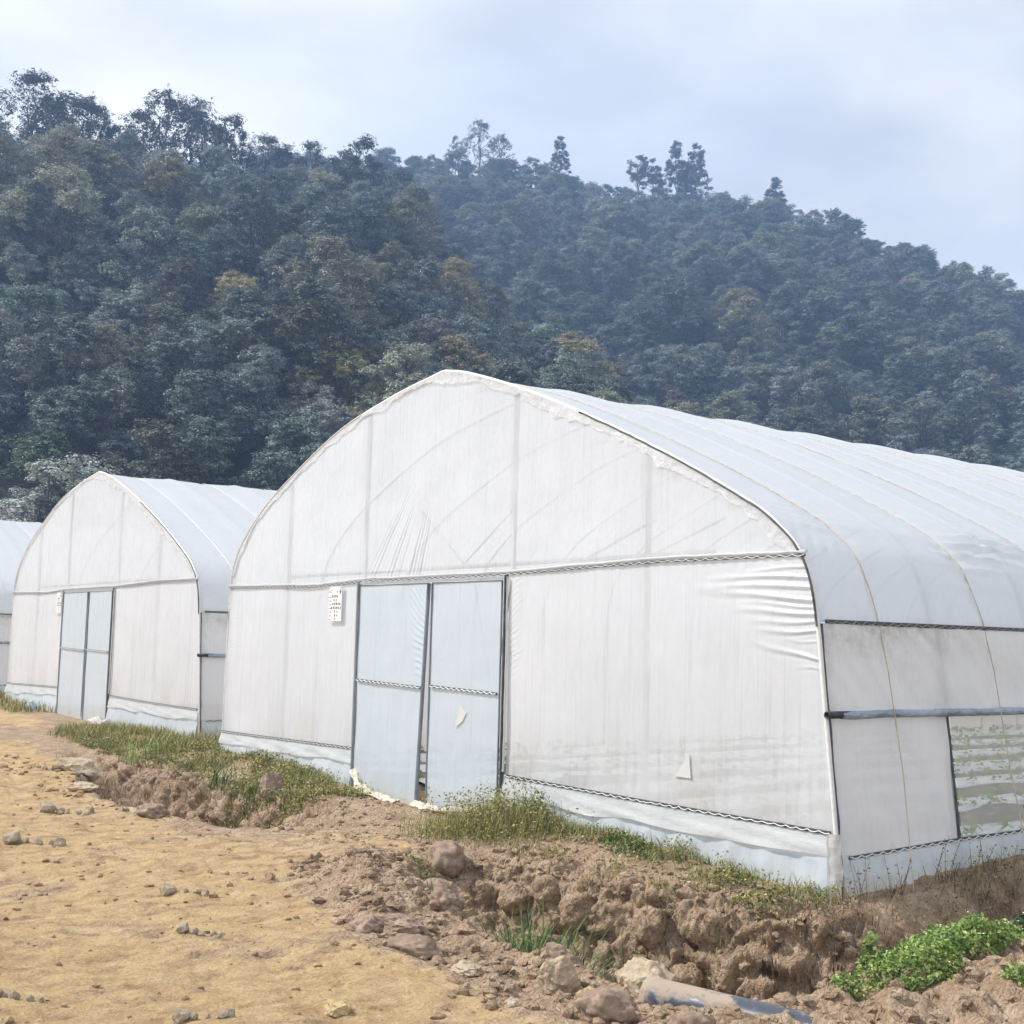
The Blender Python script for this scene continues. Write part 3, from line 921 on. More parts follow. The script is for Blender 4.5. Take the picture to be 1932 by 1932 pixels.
def crest_tree(u, dd, mesh_pair, s, label, color, name="tree", group=None, sw=1.0, spur=1, lift=0.0, turn=0.0):
    a = float(az_of(u))
    D = np.interp(a, S1_u if spur == 1 else S2_u, S1_d if spur == 1 else S2_d) + dd
    x, y = polar_xy(a, D)
    z = float(hill_z(np.array([a]), np.array([D]))[0]) + lift
    t = thing(name, label, "tree", (float(x), float(y), z - 0.4), turn, group)
    t.scale = (s * sw, s * sw, s)
    c = obj("crown", mesh_pair[0], t)
    c.color = (*color, 1)
    obj("trunk", mesh_pair[1], t)
DK = (0.075, 0.095, 0.085)
crest_tree(15, 0, airy, 1.21, "airy tree at the left edge on the crest of the near slope", DK, group="airy trees along the near crest", sw=1.1)
crest_tree(85, 1, airy, 1.12, "broad airy tree second from the left on the near crest", DK, group="airy trees along the near crest", sw=1.3, turn=1.0)
crest_tree(140, 0, airy2, 1.10, "narrow thin tree on the crest left of the highest airy tree", DK, group="airy trees along the near crest", turn=1.4)
crest_tree(262, 0, airy, 1.20, "wide airy tree with sky showing through left of the highest crest tree", DK, group="airy trees along the near crest", sw=1.1, turn=2.0)
crest_tree(318, 1, airy, 1.31, "highest airy tree on the near crest with ragged top", DK, group="airy trees along the near crest", sw=1.0, turn=3.0)
crest_tree(398, 0, airy2, 1.24, "narrow ragged tree on the crest right of the highest airy tree", DK, group="airy trees along the near crest", turn=4.0)
crest_tree(420, 1, airy2, 1.20, "slim upright dark tree leaning over the near crest dip", DK, group="airy trees along the near crest", sw=0.6, turn=2.5)
crest_tree(470, 0, airy, 0.92, "low dark tree with sideways top on the near crest", DK, group="airy trees along the near crest", turn=0.4)
crest_tree(560, 0, airy2, 1.10, "left one of the slim airy trees at the crest end", DK, group="airy trees along the near crest", turn=1.1)
crest_tree(600, 1, airy2, 1.06, "middle one of the slim airy trees at the crest end", DK, group="airy trees along the near crest", turn=2.1)
crest_tree(655, 0, airy2, 1.31, "tallest slim airy tree at the right end of the near crest", DK, group="airy trees along the near crest", sw=1.15, turn=3.3)
crest_tree(735, -2, airy, 0.92, "pale airy tree where the near crest drops away", (0.12, 0.13, 0.11), group="airy trees along the near crest", turn=0.7)
CA_ = "airy trees along the near crest"
for u, dd, ms, sc, lb, tn in ((45, 2, airy, 1.15, "airy tree between the edge tree and the broad one on the near crest", 0.6), (112, -1, airy, 1.05, "rounded airy tree right behind the broad one on the near crest", 2.2),
                              (175, 0, airy2, 0.9, "low thin tree in the bright gap of the near crest", 0.1), (225, 0, airy2, 1.1, "slim airy tree at the left foot of the wide airy tree", 1.7),
                              (345, 1, airy, 1.15, "ragged tree right behind the highest crest tree", 4.4), (372, -1, airy2, 1.1, "thin tree close right of the highest crest tree", 5.0),
                              (500, 0, airy, 0.85, "bushy airy tree right of the low dark crest tree", 2.7), (530, 1, airy2, 0.95, "thin tree before the three slim trees at the crest end", 3.6),
                              (630, -1, airy, 0.95, "low airy tree below the tallest slim tree at the crest end", 1.3), (690, -1, airy2, 1.0, "small thin tree right of the tallest slim crest tree", 0.2)):
    crest_tree(u, dd, ms, sc, lb, DK, group=CA_, turn=tn)
crest_tree(838, 0, airy2, 1.0, "thin bare looking tree alone on the far ridge", DK, group="trees along the far ridge", spur=2, sw=0.7)
crest_tree(885, 0, airy, 1.25, "wide airy tree on the left of the far ridge", DK, group="trees along the far ridge", spur=2, turn=1.0)
crest_tree(925, 0, airy, 1.05, "airy tree right of the widest airy tree on the far ridge", DK, group="trees along the far ridge", spur=2, turn=2.0)
crest_tree(1042, 0, pine, 0.95, "dark pointed tree standing up midway along the far ridge", DK, "pine_tree", "trees along the far ridge", spur=2)
crest_tree(1197, 0, flat_pine, 1.06, "left pine of the open pair left of the tall pines", DK, "pine_tree", "pines on the far ridge", spur=2)
crest_tree(1222, 1, flat_pine, 1.10, "right pine of the open pair left of the tall pines", DK, "pine_tree", "pines on the far ridge", spur=2, turn=2.2)
crest_tree(1239, -1, pine, 0.60, "slender dark spire shaped tree between the pine groups", DK, "pine_tree", "pines on the far ridge", spur=2, sw=0.45)
crest_tree(1268, 0, pine, 1.20, "tall pine on the far ridge, left of the highest two", DK, "pine_tree", "pines on the far ridge", spur=2, turn=0.5)
crest_tree(1288, 1, pine, 0.92, "shorter pine between the two tallest pines on the ridge", DK, "pine_tree", "pines on the far ridge", spur=2, turn=1.5)
crest_tree(1309, 0, pine, 1.20, "tall pine on the far ridge, right of the highest two", DK, "pine_tree", "pines on the far ridge", spur=2, turn=2.5)
crest_tree(1462, 0, pine, 0.80, "rounded dark tree alone on the right of the far ridge", DK, "pine_tree", "trees along the far ridge", spur=2, sw=1.35, turn=1.0)

# ------------------------------------------------------------------ greenhouses
RIGHT = [(4.836, -0.10), (4.80, 0.41), (4.70, 1.34), (4.655, 1.73), (4.590, 2.05), (4.49, 2.25), (4.34, 2.40), (4.086, 2.58), (3.26, 3.005), (2.20, 3.475), (1.322, 3.815), (0.48, 4.085), (0.05, 4.175)]
LEFT = [(-4.72, -0.10), (-4.705, 0.37), (-4.69, 1.22), (-4.672, 1.75), (-4.655, 2.12), (-4.46, 2.58), (-3.92, 3.01), (-3.246, 3.345), (-2.011, 3.815), (-0.91, 4.05), (0.05, 4.175)]
def smooth_path(pts, n):
    p = np.array(pts, float)
    q = np.vstack([2 * p[0] - p[1], p, 2 * p[-1] - p[-2]])
    out = []
    for i in range(1, len(q) - 2):
        t = np.linspace(0, 1, 14, endpoint=False)[:, None]
        a, b, c, d = q[i - 1], q[i], q[i + 1], q[i + 2]
        out.append(0.5 * (2 * b + (c - a) * t + (2 * a - 5 * b + 4 * c - d) * t ** 2 + (3 * b - a - 3 * c + d) * t ** 3))
    out = np.vstack(out + [q[-2][None]])
    s = np.concatenate([[0], np.cumsum(np.linalg.norm(np.diff(out, axis=0), axis=1))])
    t = np.linspace(0, s[-1], n)
    return np.stack([np.interp(t, s, out[:, 0]), np.interp(t, s, out[:, 1])], -1)
ARC_R = smooth_path(RIGHT, 420)          # from the ground up to the ridge
ARC_L = smooth_path(LEFT, 420)
FULL = np.vstack([ARC_R, ARC_L[::-1][1:]])  # right ground -> ridge -> left ground
def arch_z(x):
    x = np.asarray(x, float)
    zr = np.interp(-x, -ARC_R[90:, 0], ARC_R[90:, 1])
    zl = np.interp(x, ARC_L[135:, 0], ARC_L[135:, 1])
    return np.where(x > 0.05, zr, zl)
def x_right(z):
    k = ARC_R[:, 1] < 2.3
    return np.interp(z, ARC_R[k, 1], ARC_R[k, 0])
def x_left(z):
    k = ARC_L[:, 1] < 2.3
    return np.interp(z, ARC_L[k, 1], ARC_L[k, 0])
def seam_z(x):
    return pl(x, [(-4.7, 2.15), (-2.3, 2.12), (-1.39, 2.16), (1.2, 2.165), (3, 2.215), (4.6, 2.21)])
def low_z(x):
    return pl(x, [(-4.8, 0.37), (-1.4, 0.43), (1.2, 0.415), (3, 0.40), (4.9, 0.40)])
BAY, LEN = 1.25, 36.25
XL, XR, XC = -1.385, 1.19, 0.0

def zigzag(p0, p1, pitch, amp, nrm, r, acc, jit=0.0, seg=4):
    p0, p1 = np.array(p0, float), np.array(p1, float)
    L = np.linalg.norm(p1 - p0)
    n = max(12, int(L / pitch * 8))
    t = np.linspace(0, 1, n + 1)
    d = np.cross((p1 - p0) / L, nrm)
    ph = t * L / pitch * np.pi + 0.9 * perlin(t * L * 2.3, 0.3, p0[0])
    wv = amp * (1.7 * np.abs(np.sin(ph)) - 0.75) * (1 + 0.5 * perlin(t * L * 4.1, 0.7, p0[1]))
    Q = p0 + (p1 - p0) * t[:, None] + d * wv[:, None]
    if jit:
        Q += rng.normal(size=Q.shape) * jit * 0.5
    acc.tube(Q, r, seg)

def seam(root, pts, out, name="seam_rail", dark=M_DARK, wire=M_WIRE, h=0.024, pitch=0.10, amp=0.008, wr=0.0038, jit=0.0015, off=0.010):  # default dark rail colour paints in the shadow between the pale film teeth
    """metal channel with the zigzag spring wire that clamps the film"""
    out = np.array(out, float)
    pts = np.array(pts, float) + out * off
    a, w = Acc(), Acc()
    for p0, p1 in zip(pts[:-1], pts[1:]):
        d = (p1 - p0) / np.linalg.norm(p1 - p0)
        up = np.cross(out, d)
        R3 = np.stack([d, out, up], 1)
        a.box((p0 + p1) / 2, (np.linalg.norm(p1 - p0) * 0.9995, 0.012, h), R3)
        zigzag(p0 + out * 0.010, p1 + out * 0.010, pitch, amp, out, wr, w, jit)
    r = a.build(name, dark, root, False)
    w.build("wiggle_wire", wire, r)
    return r

def front_grid(xa, xb, za, zb, nx, nz, fy=None):
    """sheet in the front plane; za/zb give the lower and upper edge for an x in 0..1"""
    u = np.linspace(0, 1, nx)[:, None]
    v = np.linspace(0, 1, nz)[None]
    Xa, Xb = xa(0), xb(0)
    G = np.zeros((nx, nz, 3))
    zlo = za(Xa + (Xb - Xa) * u)
    zhi = zb(Xa + (Xb - Xa) * u)
    Z = zlo + (zhi - zlo) * v
    X = xa(Z) + (xb(Z) - xa(Z)) * u
    G[..., 0], G[..., 2] = X, Z
    G[..., 1] = fy(X, Z) if fy else 0
    return G
cst = lambda c: (lambda z: np.zeros_like(np.asarray(z, float)) + c)

def folds(X, Z, lst, side):
    """taut creases that start at an edge: (edge x, edge z, slope, length, height, half width)"""
    y = 0 * X
    for (xe, ze, sl, L, A, w) in lst:
        t = (xe - X) * side / L
        c = Z - (ze + sl * (xe - X) * side + 0.01 * np.sin(t * 5 + ze * 9))
        k = np.where((t > -0.05) & (t < 1), np.clip(1 - t, 0, 1) ** 0.8 * sstep(-0.05, 0.06, t), 0)
        ww = w * (0.55 + 0.9 * np.clip(t, 0, 1))
        y = y - 0.62 * A * k * (np.exp(-(c / ww) ** 2) - 0.30 * np.exp(-((c + 1.9 * ww) / ww) ** 2))
    return y
EDGE_FOLDS = [(4.60, 2.125, -0.01, 0.7, 0.016, 0.014), (4.61, 2.06, 0.02, 1.0, 0.030, 0.016), (4.62, 2.00, 0.015, 1.15, 0.026, 0.020), (4.63, 1.915, 0.06, 1.1, 0.030, 0.022), (4.63, 1.865, 0.05, 0.7, 0.016, 0.013),
              (4.64, 1.82, 0.035, 0.75, 0.026, 0.018), (4.64, 1.765, -0.01, 0.6, 0.018, 0.014), (4.65, 1.70, 0.0, 0.55, 0.022, 0.015), (4.66, 1.62, 0.10, 0.30, 0.010, 0.010), (4.67, 1.50, 0.22, 0.62, 0.022, 0.018), (4.675, 1.44, 0.15, 0.22, 0.010, 0.010)]
DOOR_FOLDS = [(-0.05, z, 0.15 + 0.75 * (z - 1.2) / 0.9, 0.16 + 0.34 * ((z - 1.2) / 0.9), 0.010 + 0.008 * ((q * 7) % 3) / 2, 0.011) for q, z in enumerate(np.linspace(1.22, 2.02, 15))]
JAMB_FOLDS = [(1.22, z, 0.55, 0.12 + 0.10 * ((q * 5) % 4) / 3, 0.008, 0.008) for q, z in enumerate(np.linspace(1.25, 2.05, 16))]
CORNER_FOLDS = [(-4.68, z, 0.9 + 0.3 * ((q * 5) % 3), 0.28, 0.008, 0.010) for q, z in enumerate(np.linspace(0.7, 2.0, 12))]

def greenhouse(origin, label, detail, length=LEN, seed=1):
    rg = np.random.default_rng(seed)
    root = thing("greenhouse", label, "greenhouse", origin, 0.0, "white film greenhouses in a row")
    nb = int(round(length / BAY))
    # --- roof film: stretched over hoops, pulled down between them by ropes
    i0 = int(np.argmin(abs(ARC_R[:, 1] - 1.765)))
    j0 = len(FULL) - 1 - int(np.argmin(abs(ARC_L[:, 1] - 1.765)))
    prof = FULL[i0:j0 + 1][::6] if not detail else FULL[i0:j0 + 1][::2]
    T = np.gradient(prof, axis=0)
    T /= np.linalg.norm(T, axis=1, keepdims=True)
    Nn = np.stack([T[:, 1], -T[:, 0]], -1)                       # outward
    sl = np.concatenate([[0], np.cumsum(np.linalg.norm(np.diff(prof, axis=0), axis=1))])
    per = 28 if detail else 12
    ts = np.concatenate([np.arange(nb)[:, None] + np.linspace(0, 1, per, endpoint=False)[None]]).reshape(-1)
    ts = np.append(ts, nb)
    yv = ts * BAY
    fr = ts - np.floor(ts)
    tri = 1 - np.abs(2 * fr - 1)
    sag = -0.022 * tri ** 0.5 - 0.016 * np.exp(-((fr - 0.5) / 0.06) ** 2)
    baywob = 1 + 0.5 * perlin(np.floor(ts) * 1.7 + seed * 9.1, 0.4)
    S_, Yg = np.meshgrid(sl, yv, indexing='ij')
    env_base = sstep(0, 0.25, S_) * sstep(sl[-1], sl[-1] - 0.25, S_)
    off = (sag * baywob + 0.007 * np.exp(-((1 - np.abs(2 * fr - 1)) * BAY / 2 / 0.035) ** 2))[None] * env_base + 0.012 * tri[None] * fbm(S_ * 0.9, Yg * 0.8, seed * 3.0, 3)
    sh = np.exp(-((S_ - 0.75) / 0.38) ** 2)
    if detail:
        w1 = sstep(1.25, 1.9, Yg) * sstep(6.5, 3.0, Yg)
        ph = S_ * 42 + (Yg - 2.0) * 3.0 + 2.5 * perlin(S_ * 2, Yg * 0.7, 3.0)
        off += 0.026 * sh * w1 * (np.maximum(0, np.sin(ph)) ** 1.5 - 0.35 + 0.4 * np.sin(ph * 1.9 + 1)) * np.clip(0.5 + 1.3 * perlin(S_ * 1.6, Yg * 1.1, 8.0), 0.0, 1.5)
        w0 = sstep(0.0, 0.08, Yg) * sstep(0.85, 0.15, Yg) * np.exp(-((S_ - 0.55) / 0.45) ** 2)
        off += 0.006 * w0 * np.sin(Yg * 45 - S_ * 30)
        w2 = np.exp(-((Yg - 0.55) / 0.25) ** 2) * np.exp(-((S_ - 1.0) / 0.3) ** 2)
        off += 0.008 * w2 * np.sin(S_ * 50 + Yg * 10)
    G = np.stack([prof[:, None, 0] + Nn[:, None, 0] * off, Yg, prof[:, None, 1] + Nn[:, None, 1] * off], -1)
    dirt = 0.55 * np.exp(-(S_ / 0.05) ** 2) * (0.5 + 0.8 * perlin(S_ * 9, Yg * 3, 1.0))
    a = Acc()
    a.grid(G, attr=np.clip(dirt, 0, 1))
    a.build("roof_film", M_ROOF, root, attr_name="dirt")
    # --- hoops under the film
    hm = None
    hoop_off = FULL[::9] * np.array([0.9965, 0.9965])
    for k in range(nb + 1):
        if hm is None:
            h = Acc()
            h.tube(np.stack([hoop_off[:, 0], 0 * hoop_off[:, 0], hoop_off[:, 1] - 0.008], -1), 0.016, 6)
            hm = h.mesh("hoop", M_WIRE)
        o = obj("hoop", hm, root)
        o.location = (0, k * BAY + (0.03 if k == 0 else 0), 0)
    # --- ropes over the roof
    k0 = 1 if detail else 0
    rp_mesh = None
    for k in range(nb):
        yk = (k + 0.5) * BAY
        path = [(p[0] + n[0] * 0.004, p[1] + n[1] * 0.004) for p, n in zip(prof, Nn)]
        offr = (-0.036 * baywob[min(k * per + per // 2, len(baywob) - 1)]) * sstep(0, 0.25, sl) * sstep(sl[-1], sl[-1] - 0.25, sl)
        pr = np.array(path) + Nn * (offr + 0.010)[:, None]
        side_x = 4.98 + 0.05 * rg.normal()
        tail_r = np.array([(side_x, -0.12), (4.86, 0.75), (4.74, 1.45)])
        tail_l = np.array([(-4.72, 1.4), (-4.80, 0.7), (-4.86, -0.1)])
        full = np.vstack([tail_r, pr[2:-2:(6 if detail else 2)], tail_l])
        yj = yk + 0.02 * rg.normal() + np.linspace(-0.03, 0.03, len(full)) * rg.normal() + np.concatenate([[0.05 * rg.normal()], np.zeros(len(full) - 1)])
        r_ = Acc()
        r_.tube(np.stack([full[:, 0], yj, full[:, 1]], -1), 0.0042 if detail else 0.0045, 6)
        r_.build("roof_rope", M_ROPE if detail else M_WIRE, root)
    # --- gable film above the seam
    def gab_y(X, Z):
        y = -0.004 + 0.010 * fbm(X * 0.8, Z * 0.9, seed * 1.0, 3)
        # fan of tight folds left of centre
        if detail:
            th = np.arctan2(X - 0.35, 4.1 - Z)
            rr = np.hypot(X - 0.35, 4.1 - Z)
            jw = 0.7 * perlin(th * 22, rr * 0.5, 1.0)
            ph = th * 215 + jw * 3
            amp = 0.55 + 0.8 * np.abs(perlin(np.floor(ph / (2 * np.pi)) * 0.37, 0.6, 2.0)) * 1.6
            top = 1.0 + 0.5 * (perlin(np.floor(ph / (2 * np.pi)) * 0.61, 0.1, 5.0) + 0.5)
            env = sstep(-0.76, -0.66, th) * sstep(-0.22, -0.30, th) * sstep(top - 0.15, top + 0.35, rr)
            y = y - 0.012 * env * np.maximum(0, amp - 0.55) * 1.6 * (np.maximum(0, np.sin(ph)) ** 1.3 - 0.45) * np.minimum(1, rr / 1.8)
        rim = arch_z(X) - Z
        y = y + 0.004 * np.exp(-(rim / 0.10) ** 2) * np.sin(X * 40 + 5 * perlin(X * 3, Z * 3))
        return y * sstep(0, 0.04, rim) - 0.004
    ug = spaced([(-4.655, -1.5, 0.05), (-1.5, 0.3, 0.0065), (0.3, 4.60, 0.045)]) if detail else np.linspace(-4.655, 4.60, 70)
    vg = np.linspace(0, 1, 150 if detail else 24)
    U_, V_ = np.meshgrid(ug, vg, indexing='ij')
    az = arch_z(U_) - 0.003
    Zg = seam_z(U_) + (np.maximum(az, seam_z(U_) + 0.005) - seam_z(U_)) * V_
    G = np.stack([U_, gab_y(U_, Zg), Zg], -1)
    rim = arch_z(U_) - Zg
    dirt = 0.45 * np.exp(-((rim - 0.12) / 0.07) ** 2) * sstep(0.1, 0.35, perlin(U_ * 2.0, Zg * 6.0, seed)) * (U_ > 0)
    a = Acc()
    a.grid(G, attr=np.clip(dirt, 0, 1))
    a.build("gable_film", M_GABLE, root, attr_name="dirt")
    kk = np.where((FULL[:, 1] > 2.25))[0]
    ov = FULL[kk]
    tv = np.gradient(ov, axis=0)
    tv /= np.linalg.norm(tv, axis=1, keepdims=True)
    nin = np.stack([-tv[:, 1], tv[:, 0]], -1)
    ov, tv, nin = ov[::3], tv[::3], nin[::3]
    so = np.cumsum(np.linalg.norm(np.diff(ov, axis=0, prepend=ov[:1]), axis=1))
    wd = 0.085 + 0.075 * perlin(so * 1.7, 0.3, seed + 4.0) + 0.05 * perlin(so * 6.0, 0.7, seed) + 0.02 * perlin(so * 19, 0.7, seed)
    wd = np.maximum(wd, 0.03) * np.where(ov[:, 0] > 0, 1.0, 0.7)
    vv = np.linspace(0.0, 1, 9)
    Q = ov[:, None] + nin[:, None] * (wd[:, None, None] * vv[None, :, None])
    yo = -0.014 - 0.006 * np.abs(np.sin(so[:, None] * 45 + 4 * perlin(so[:, None] * 3, vv[None] * 2))) * vv[None] - 0.004 * vv[None]
    a = Acc()
    dd_ = 0.35 * sstep(0.15, 0.5, perlin(so[:, None] * 2.2, vv[None] * 1.5, seed + 1.0)) * (ov[:, :1] > 0.3) + 0.0 * vv[None]
    a.grid(np.stack([Q[..., 0], yo, Q[..., 1]], -1), attr=dd_)
    a.build("film_overlap", M_OVER, root, attr_name="dirt")
    # --- lower front panels
    def pan_y(X, Z):
        y = 0.010 * fbm(X * 0.7, Z * 0.7, seed + 2.0, 3) - 0.004
        if detail:
            y = y + folds(X, Z, EDGE_FOLDS, 1) + folds(X, Z, JAMB_FOLDS, -1) + folds(X, Z, CORNER_FOLDS, -1)
        return y
    for (fa, fb, nx) in ((lambda z: x_left(z), cst(XL - 0.03), 120), (cst(XR + 0.03), lambda z: x_right(z), 200)):
        G = front_grid(fa, fb, low_z, lambda x: seam_z(x) - 0.002, nx if detail else 24, 260 if detail else 24, pan_y)
        dirt = 0.60 * sstep(1.05, 0.42, G[..., 2]) * (0.4 + 1.0 * perlin(G[..., 0] * 2, G[..., 2] * 0.7, 2.0)) + 0.30 * np.exp(-((G[..., 2] - low_z(G[..., 0])) / 0.05) ** 2)
        a = Acc()
        a.grid(G, attr=np.clip(dirt, 0, 1))
        a.build("wall_film", M_WALL, root, attr_name="dirt")
    # --- skirts under the lower seam, and the loose flap that hangs over them
    for (fa, fb) in ((lambda z: x_left(z), cst(XL - 0.03)), (cst(XR + 0.02), lambda z: x_right(z))):
        def sk_y(X, Z):
            t = np.clip((low_z(X) - Z) / 0.5, 0, 1)
            f = np.sin(X * 15 + 3 * perlin(X * 1.5, 0.0, 1.0)) + 0.5 * np.sin(X * 37 + 2)
            return 0.002 - 0.085 * t - 0.022 * t * f + 0.010 * fbm(X * 4, Z * 4, 3.0, 2)
        G = front_grid(fa, fb, cst(-0.14), lambda x: low_z(x) - 0.004, 90 if detail else 30, 16, sk_y)
        a = Acc()
        a.grid(G, attr=np.clip(0.7 * sstep(0.22, 0.02, G[..., 2]) * (0.4 + perlin(G[..., 0] * 3, G[..., 2] * 2, 1.0)), 0, 1))
        a.build("skirt_film", M_SKIRT, root, attr_name="dirt")
        def fl_y(X, Z):
            t = np.clip((low_z(X) - Z) / 0.2, 0, 1)
            return -0.012 - 0.046 * t - 0.010 * t * np.sin(X * 9 + 2 * perlin(X, 0.3, 4.0)) - 0.005 * np.sin(Z * 60 + X * 6) * t
        G = front_grid(fa, fb, lambda x: low_z(x) - 0.16 - 0.05 * perlin(x * 1.3, 0.7, seed + 0.2), lambda x: low_z(x) - 0.012, 90 if detail else 30, 12, fl_y)
        a = Acc()
        vv = np.linspace(0, 1, 12)[None] + 0 * G[..., 0]
        a.grid(G, attr=0.5 * np.exp(-(vv / 0.10) ** 2))
        a.build("skirt_flap", M_FLAP, root, attr_name="dirt")
    # --- seams
    def sx(a_, b_, n, fz, y=-0.006):
        xs = np.linspace(a_, b_, n)
        return np.stack([xs, np.full(n, y), fz(xs)], -1)
    pts = sx(-4.66, 4.56, 14, seam_z)
    seam(root, pts, (0, -1, 0), h=0.016, amp=0.007, wr=0.0030)
    fold = Acc()
    xs = np.linspace(-4.655, 4.57, 160)
    wz = 0.010 * perlin(xs * 3.1, 0.2, seed) + 0.006 * perlin(xs * 11, 0.2, seed)
    fold.tube(np.stack([xs, -0.016 + 0.01 * perlin(xs * 6, 1.0), seam_z(xs) + 0.026 + wz * 0.6], -1), 0.012 + 0.004 * perlin(xs * 8, 2.0), 7)
    fold.build("seam_fold", M_FLAP, root)
    seam(root, [(x_left(0.37) + 0.01, -0.006, 0.37), (XL - 0.06, -0.006, low_z(XL))], (0, -1, 0))
    seam(root, [(XR + 0.05, -0.006, low_z(XR)), (3.0, -0.006, 0.40), (x_right(0.4) - 0.03, -0.006, 0.40)], (0, -1, 0))
    # --- front frame seen through the film
    F3 = FULL[::3]
    ap = np.stack([F3[:, 0], np.full(len(F3), 0.004), F3[:, 1] + 0.004], -1)
    a = Acc()
    a.tube(ap, 0.017, 8)
    a.build("front_arch", M_WIRE, root)
    a = Acc()
    kk = (FULL[:, 0] > 2.1) & (FULL[:, 1] < 3.6) & (FULL[:, 1] > 1.72)
    dk = FULL[kk][::3]
    jj = 0.004 * perlin(np.arange(len(dk)) * 0.35, 0.5, 2.0)
    a.tube(np.stack([dk[:, 0] + 0.006 + jj, np.full(len(dk), -0.016) - abs(jj), dk[:, 1] + 0.002 + jj], -1), 0.0075 + 0.4 * np.abs(jj), 6)
    a.build("arch_clip", M_DARK, root)
    a = Acc()
    dk = ARC_L[(ARC_L[:, 1] > 2.2) & (ARC_L[:, 0] < -1.5)][::3]
    a.tube(np.stack([dk[:, 0] - 0.004, np.full(len(dk), -0.014), dk[:, 1] + 0.002], -1), 0.009, 6)
    a.build("arch_clip", M_WIRE, root)
    for x, z0 in ((-3.14, -0.1), (XL - 0.005, 2.2), (1.21, 2.2), (2.96, -0.1)):
        a = Acc()
        a.tube([(x, 0.035, z0), (x, 0.035, float(arch_z(x)) - 0.03)], 0.024, 8)
        a.build("gable_post", M_PIPE, root)
    a = Acc()
    a.tube([(-3.2, 0.055, 2.255), (3.65, 0.055, 2.27)], 0.02, 8)
    a.build("cross_pipe", M_PIPE, root)
    if detail:
        for p, q in (((-0.40, 0.075, 2.85), (0.42, 0.075, 2.26)), ((1.10, 0.105, 2.76), (0.28, 0.105, 2.26)), ((2.95, 0.105, 2.55), (2.1, 0.105, 2.27)), ((3.7, 0.105, 2.52), (2.8, 0.105, 2.24)), ((0.50, 0.12, 2.1), (0.80, 0.12, 1.15)), ((1.02, 0.16, 2.1), (0.82, 0.16, 1.15))):
            a = Acc()
            a.tube([p, q], 0.010, 6)
            a.build("brace", M_PIPE, root)
    # --- doors
    for s in (0, 1):
        xa, xb = (XL + 0.02, -0.035) if s == 0 else (0.022, XR - 0.035)
        open_ = 0.040 if (s == 0 and detail) else 0.0
        def warp(X, Z, xa=xa, xb=xb, s=s, open_=open_):
            t = (X - xa) / (xb - xa)
            k = t * (1 - Z / 2.12)
            return X - open_ * k * 0.7, -0.035 - open_ * 1.4 * k
        uu, vv = np.meshgrid(np.linspace(0, 1, 110 if detail else 16), np.linspace(0, 1, 230 if detail else 24), indexing='ij')
        X = xa + (xb - xa) * uu
        Z = 0.0 + 2.11 * vv - 0.06 * (1 - vv)
        Xw, Yw = warp(X, Z)
        w = 0.006 * fbm(X * 1.4, Z * 1.4, s + seed, 3)
        if detail and s == 0:
            w = w + folds(X, Z, DOOR_FOLDS, 1)
        Yw = Yw + w
        a = Acc()
        dirt = 0.85 * sstep(0.36, 0.0, Z) * (0.5 + 0.5 * perlin(X * 4, Z * 2, 5.0)) + 0.35 * sstep(0.10, 0.0, Z)
        a.grid(np.stack([Xw, Yw, Z], -1), attr=np.clip(dirt, 0, 1))
        d = a.build("door", M_DOOR, root, attr_name="dirt")
        f = Acc()
        zs = np.linspace(-0.06, 2.11, 12)
        for xe in (xa, xb):
            px, py = warp(np.full(12, xe), zs)
            f.tube(np.stack([px, py - 0.006, zs], -1), (0.021 if (xe == xb and s == 0) else 0.0095) if detail else (0.016 if (xe == xb) == (s == 0) else 0.008), 6)
        px, py = warp(np.array([xa, xb]), np.array([2.11, 2.11]))
        f.tube(np.stack([px, py - 0.004, [2.115, 2.115]], -1), 0.007, 6)
        f.build("door_frame", M_BLUEPIPE, d)
        q0, q1 = warp(np.array([xa + 0.03, xb - 0.03]), np.array([1.14, 1.14]))
        seam(d, [(q0[0], q1[0] - 0.004, 1.14 + (0.0 if s == 0 else -0.005)), (q0[1], q1[1] - 0.004, 1.115)], (0, -1, 0), "door_seam", M_DARK, M_WIRE, 0.022, 0.09, 0.009, 0.0055)
    for x, m in ((XL - 0.012, M_BLUEPIPE), (XR + 0.004, M_DARK)):
        a = Acc()
        a.box((x, -0.026, 1.04), (0.026 if x < 0 else 0.014, 0.04, 2.24))
        a.build("door_post", m, root, False)
        a = Acc()
        zz = np.linspace(0.45, 2.14, 60)
        sg = -1 if x < 0 else 1
        a.tube(np.stack([x + sg * (0.030 + 0.008 * perlin(zz * 5, 0.4 + x)), np.full(60, -0.032), zz], -1), 0.010 + 0.003 * perlin(zz * 7, 1.0), 6)
        a.build("film_edge", M_FLAP, root)
    a = Acc()
    a.box((-0.1, -0.022, 2.140), (2.62, 0.030, 0.022))
    a.build("door_lintel", M_PIPE, root, False)
    # --- right side: rail, curtain, rolled pipe, fixed panel, net, skirt
    zr, zp, zs = 1.765, 1.155, 0.262
    L = length
    ys = spaced([(0.03, 3.0, 0.06), (3.0, L, 0.5)])
    seam(root, [(x_right(zr) + 0.004, 0.07, zr), (x_right(zr) + 0.004, 3, zr), (x_right(zr) + 0.004, L, zr)], (1, 0, 0), "side_rail", M_DARK, M_DWIRE, 0.030, 0.10, 0.012, 0.0045)
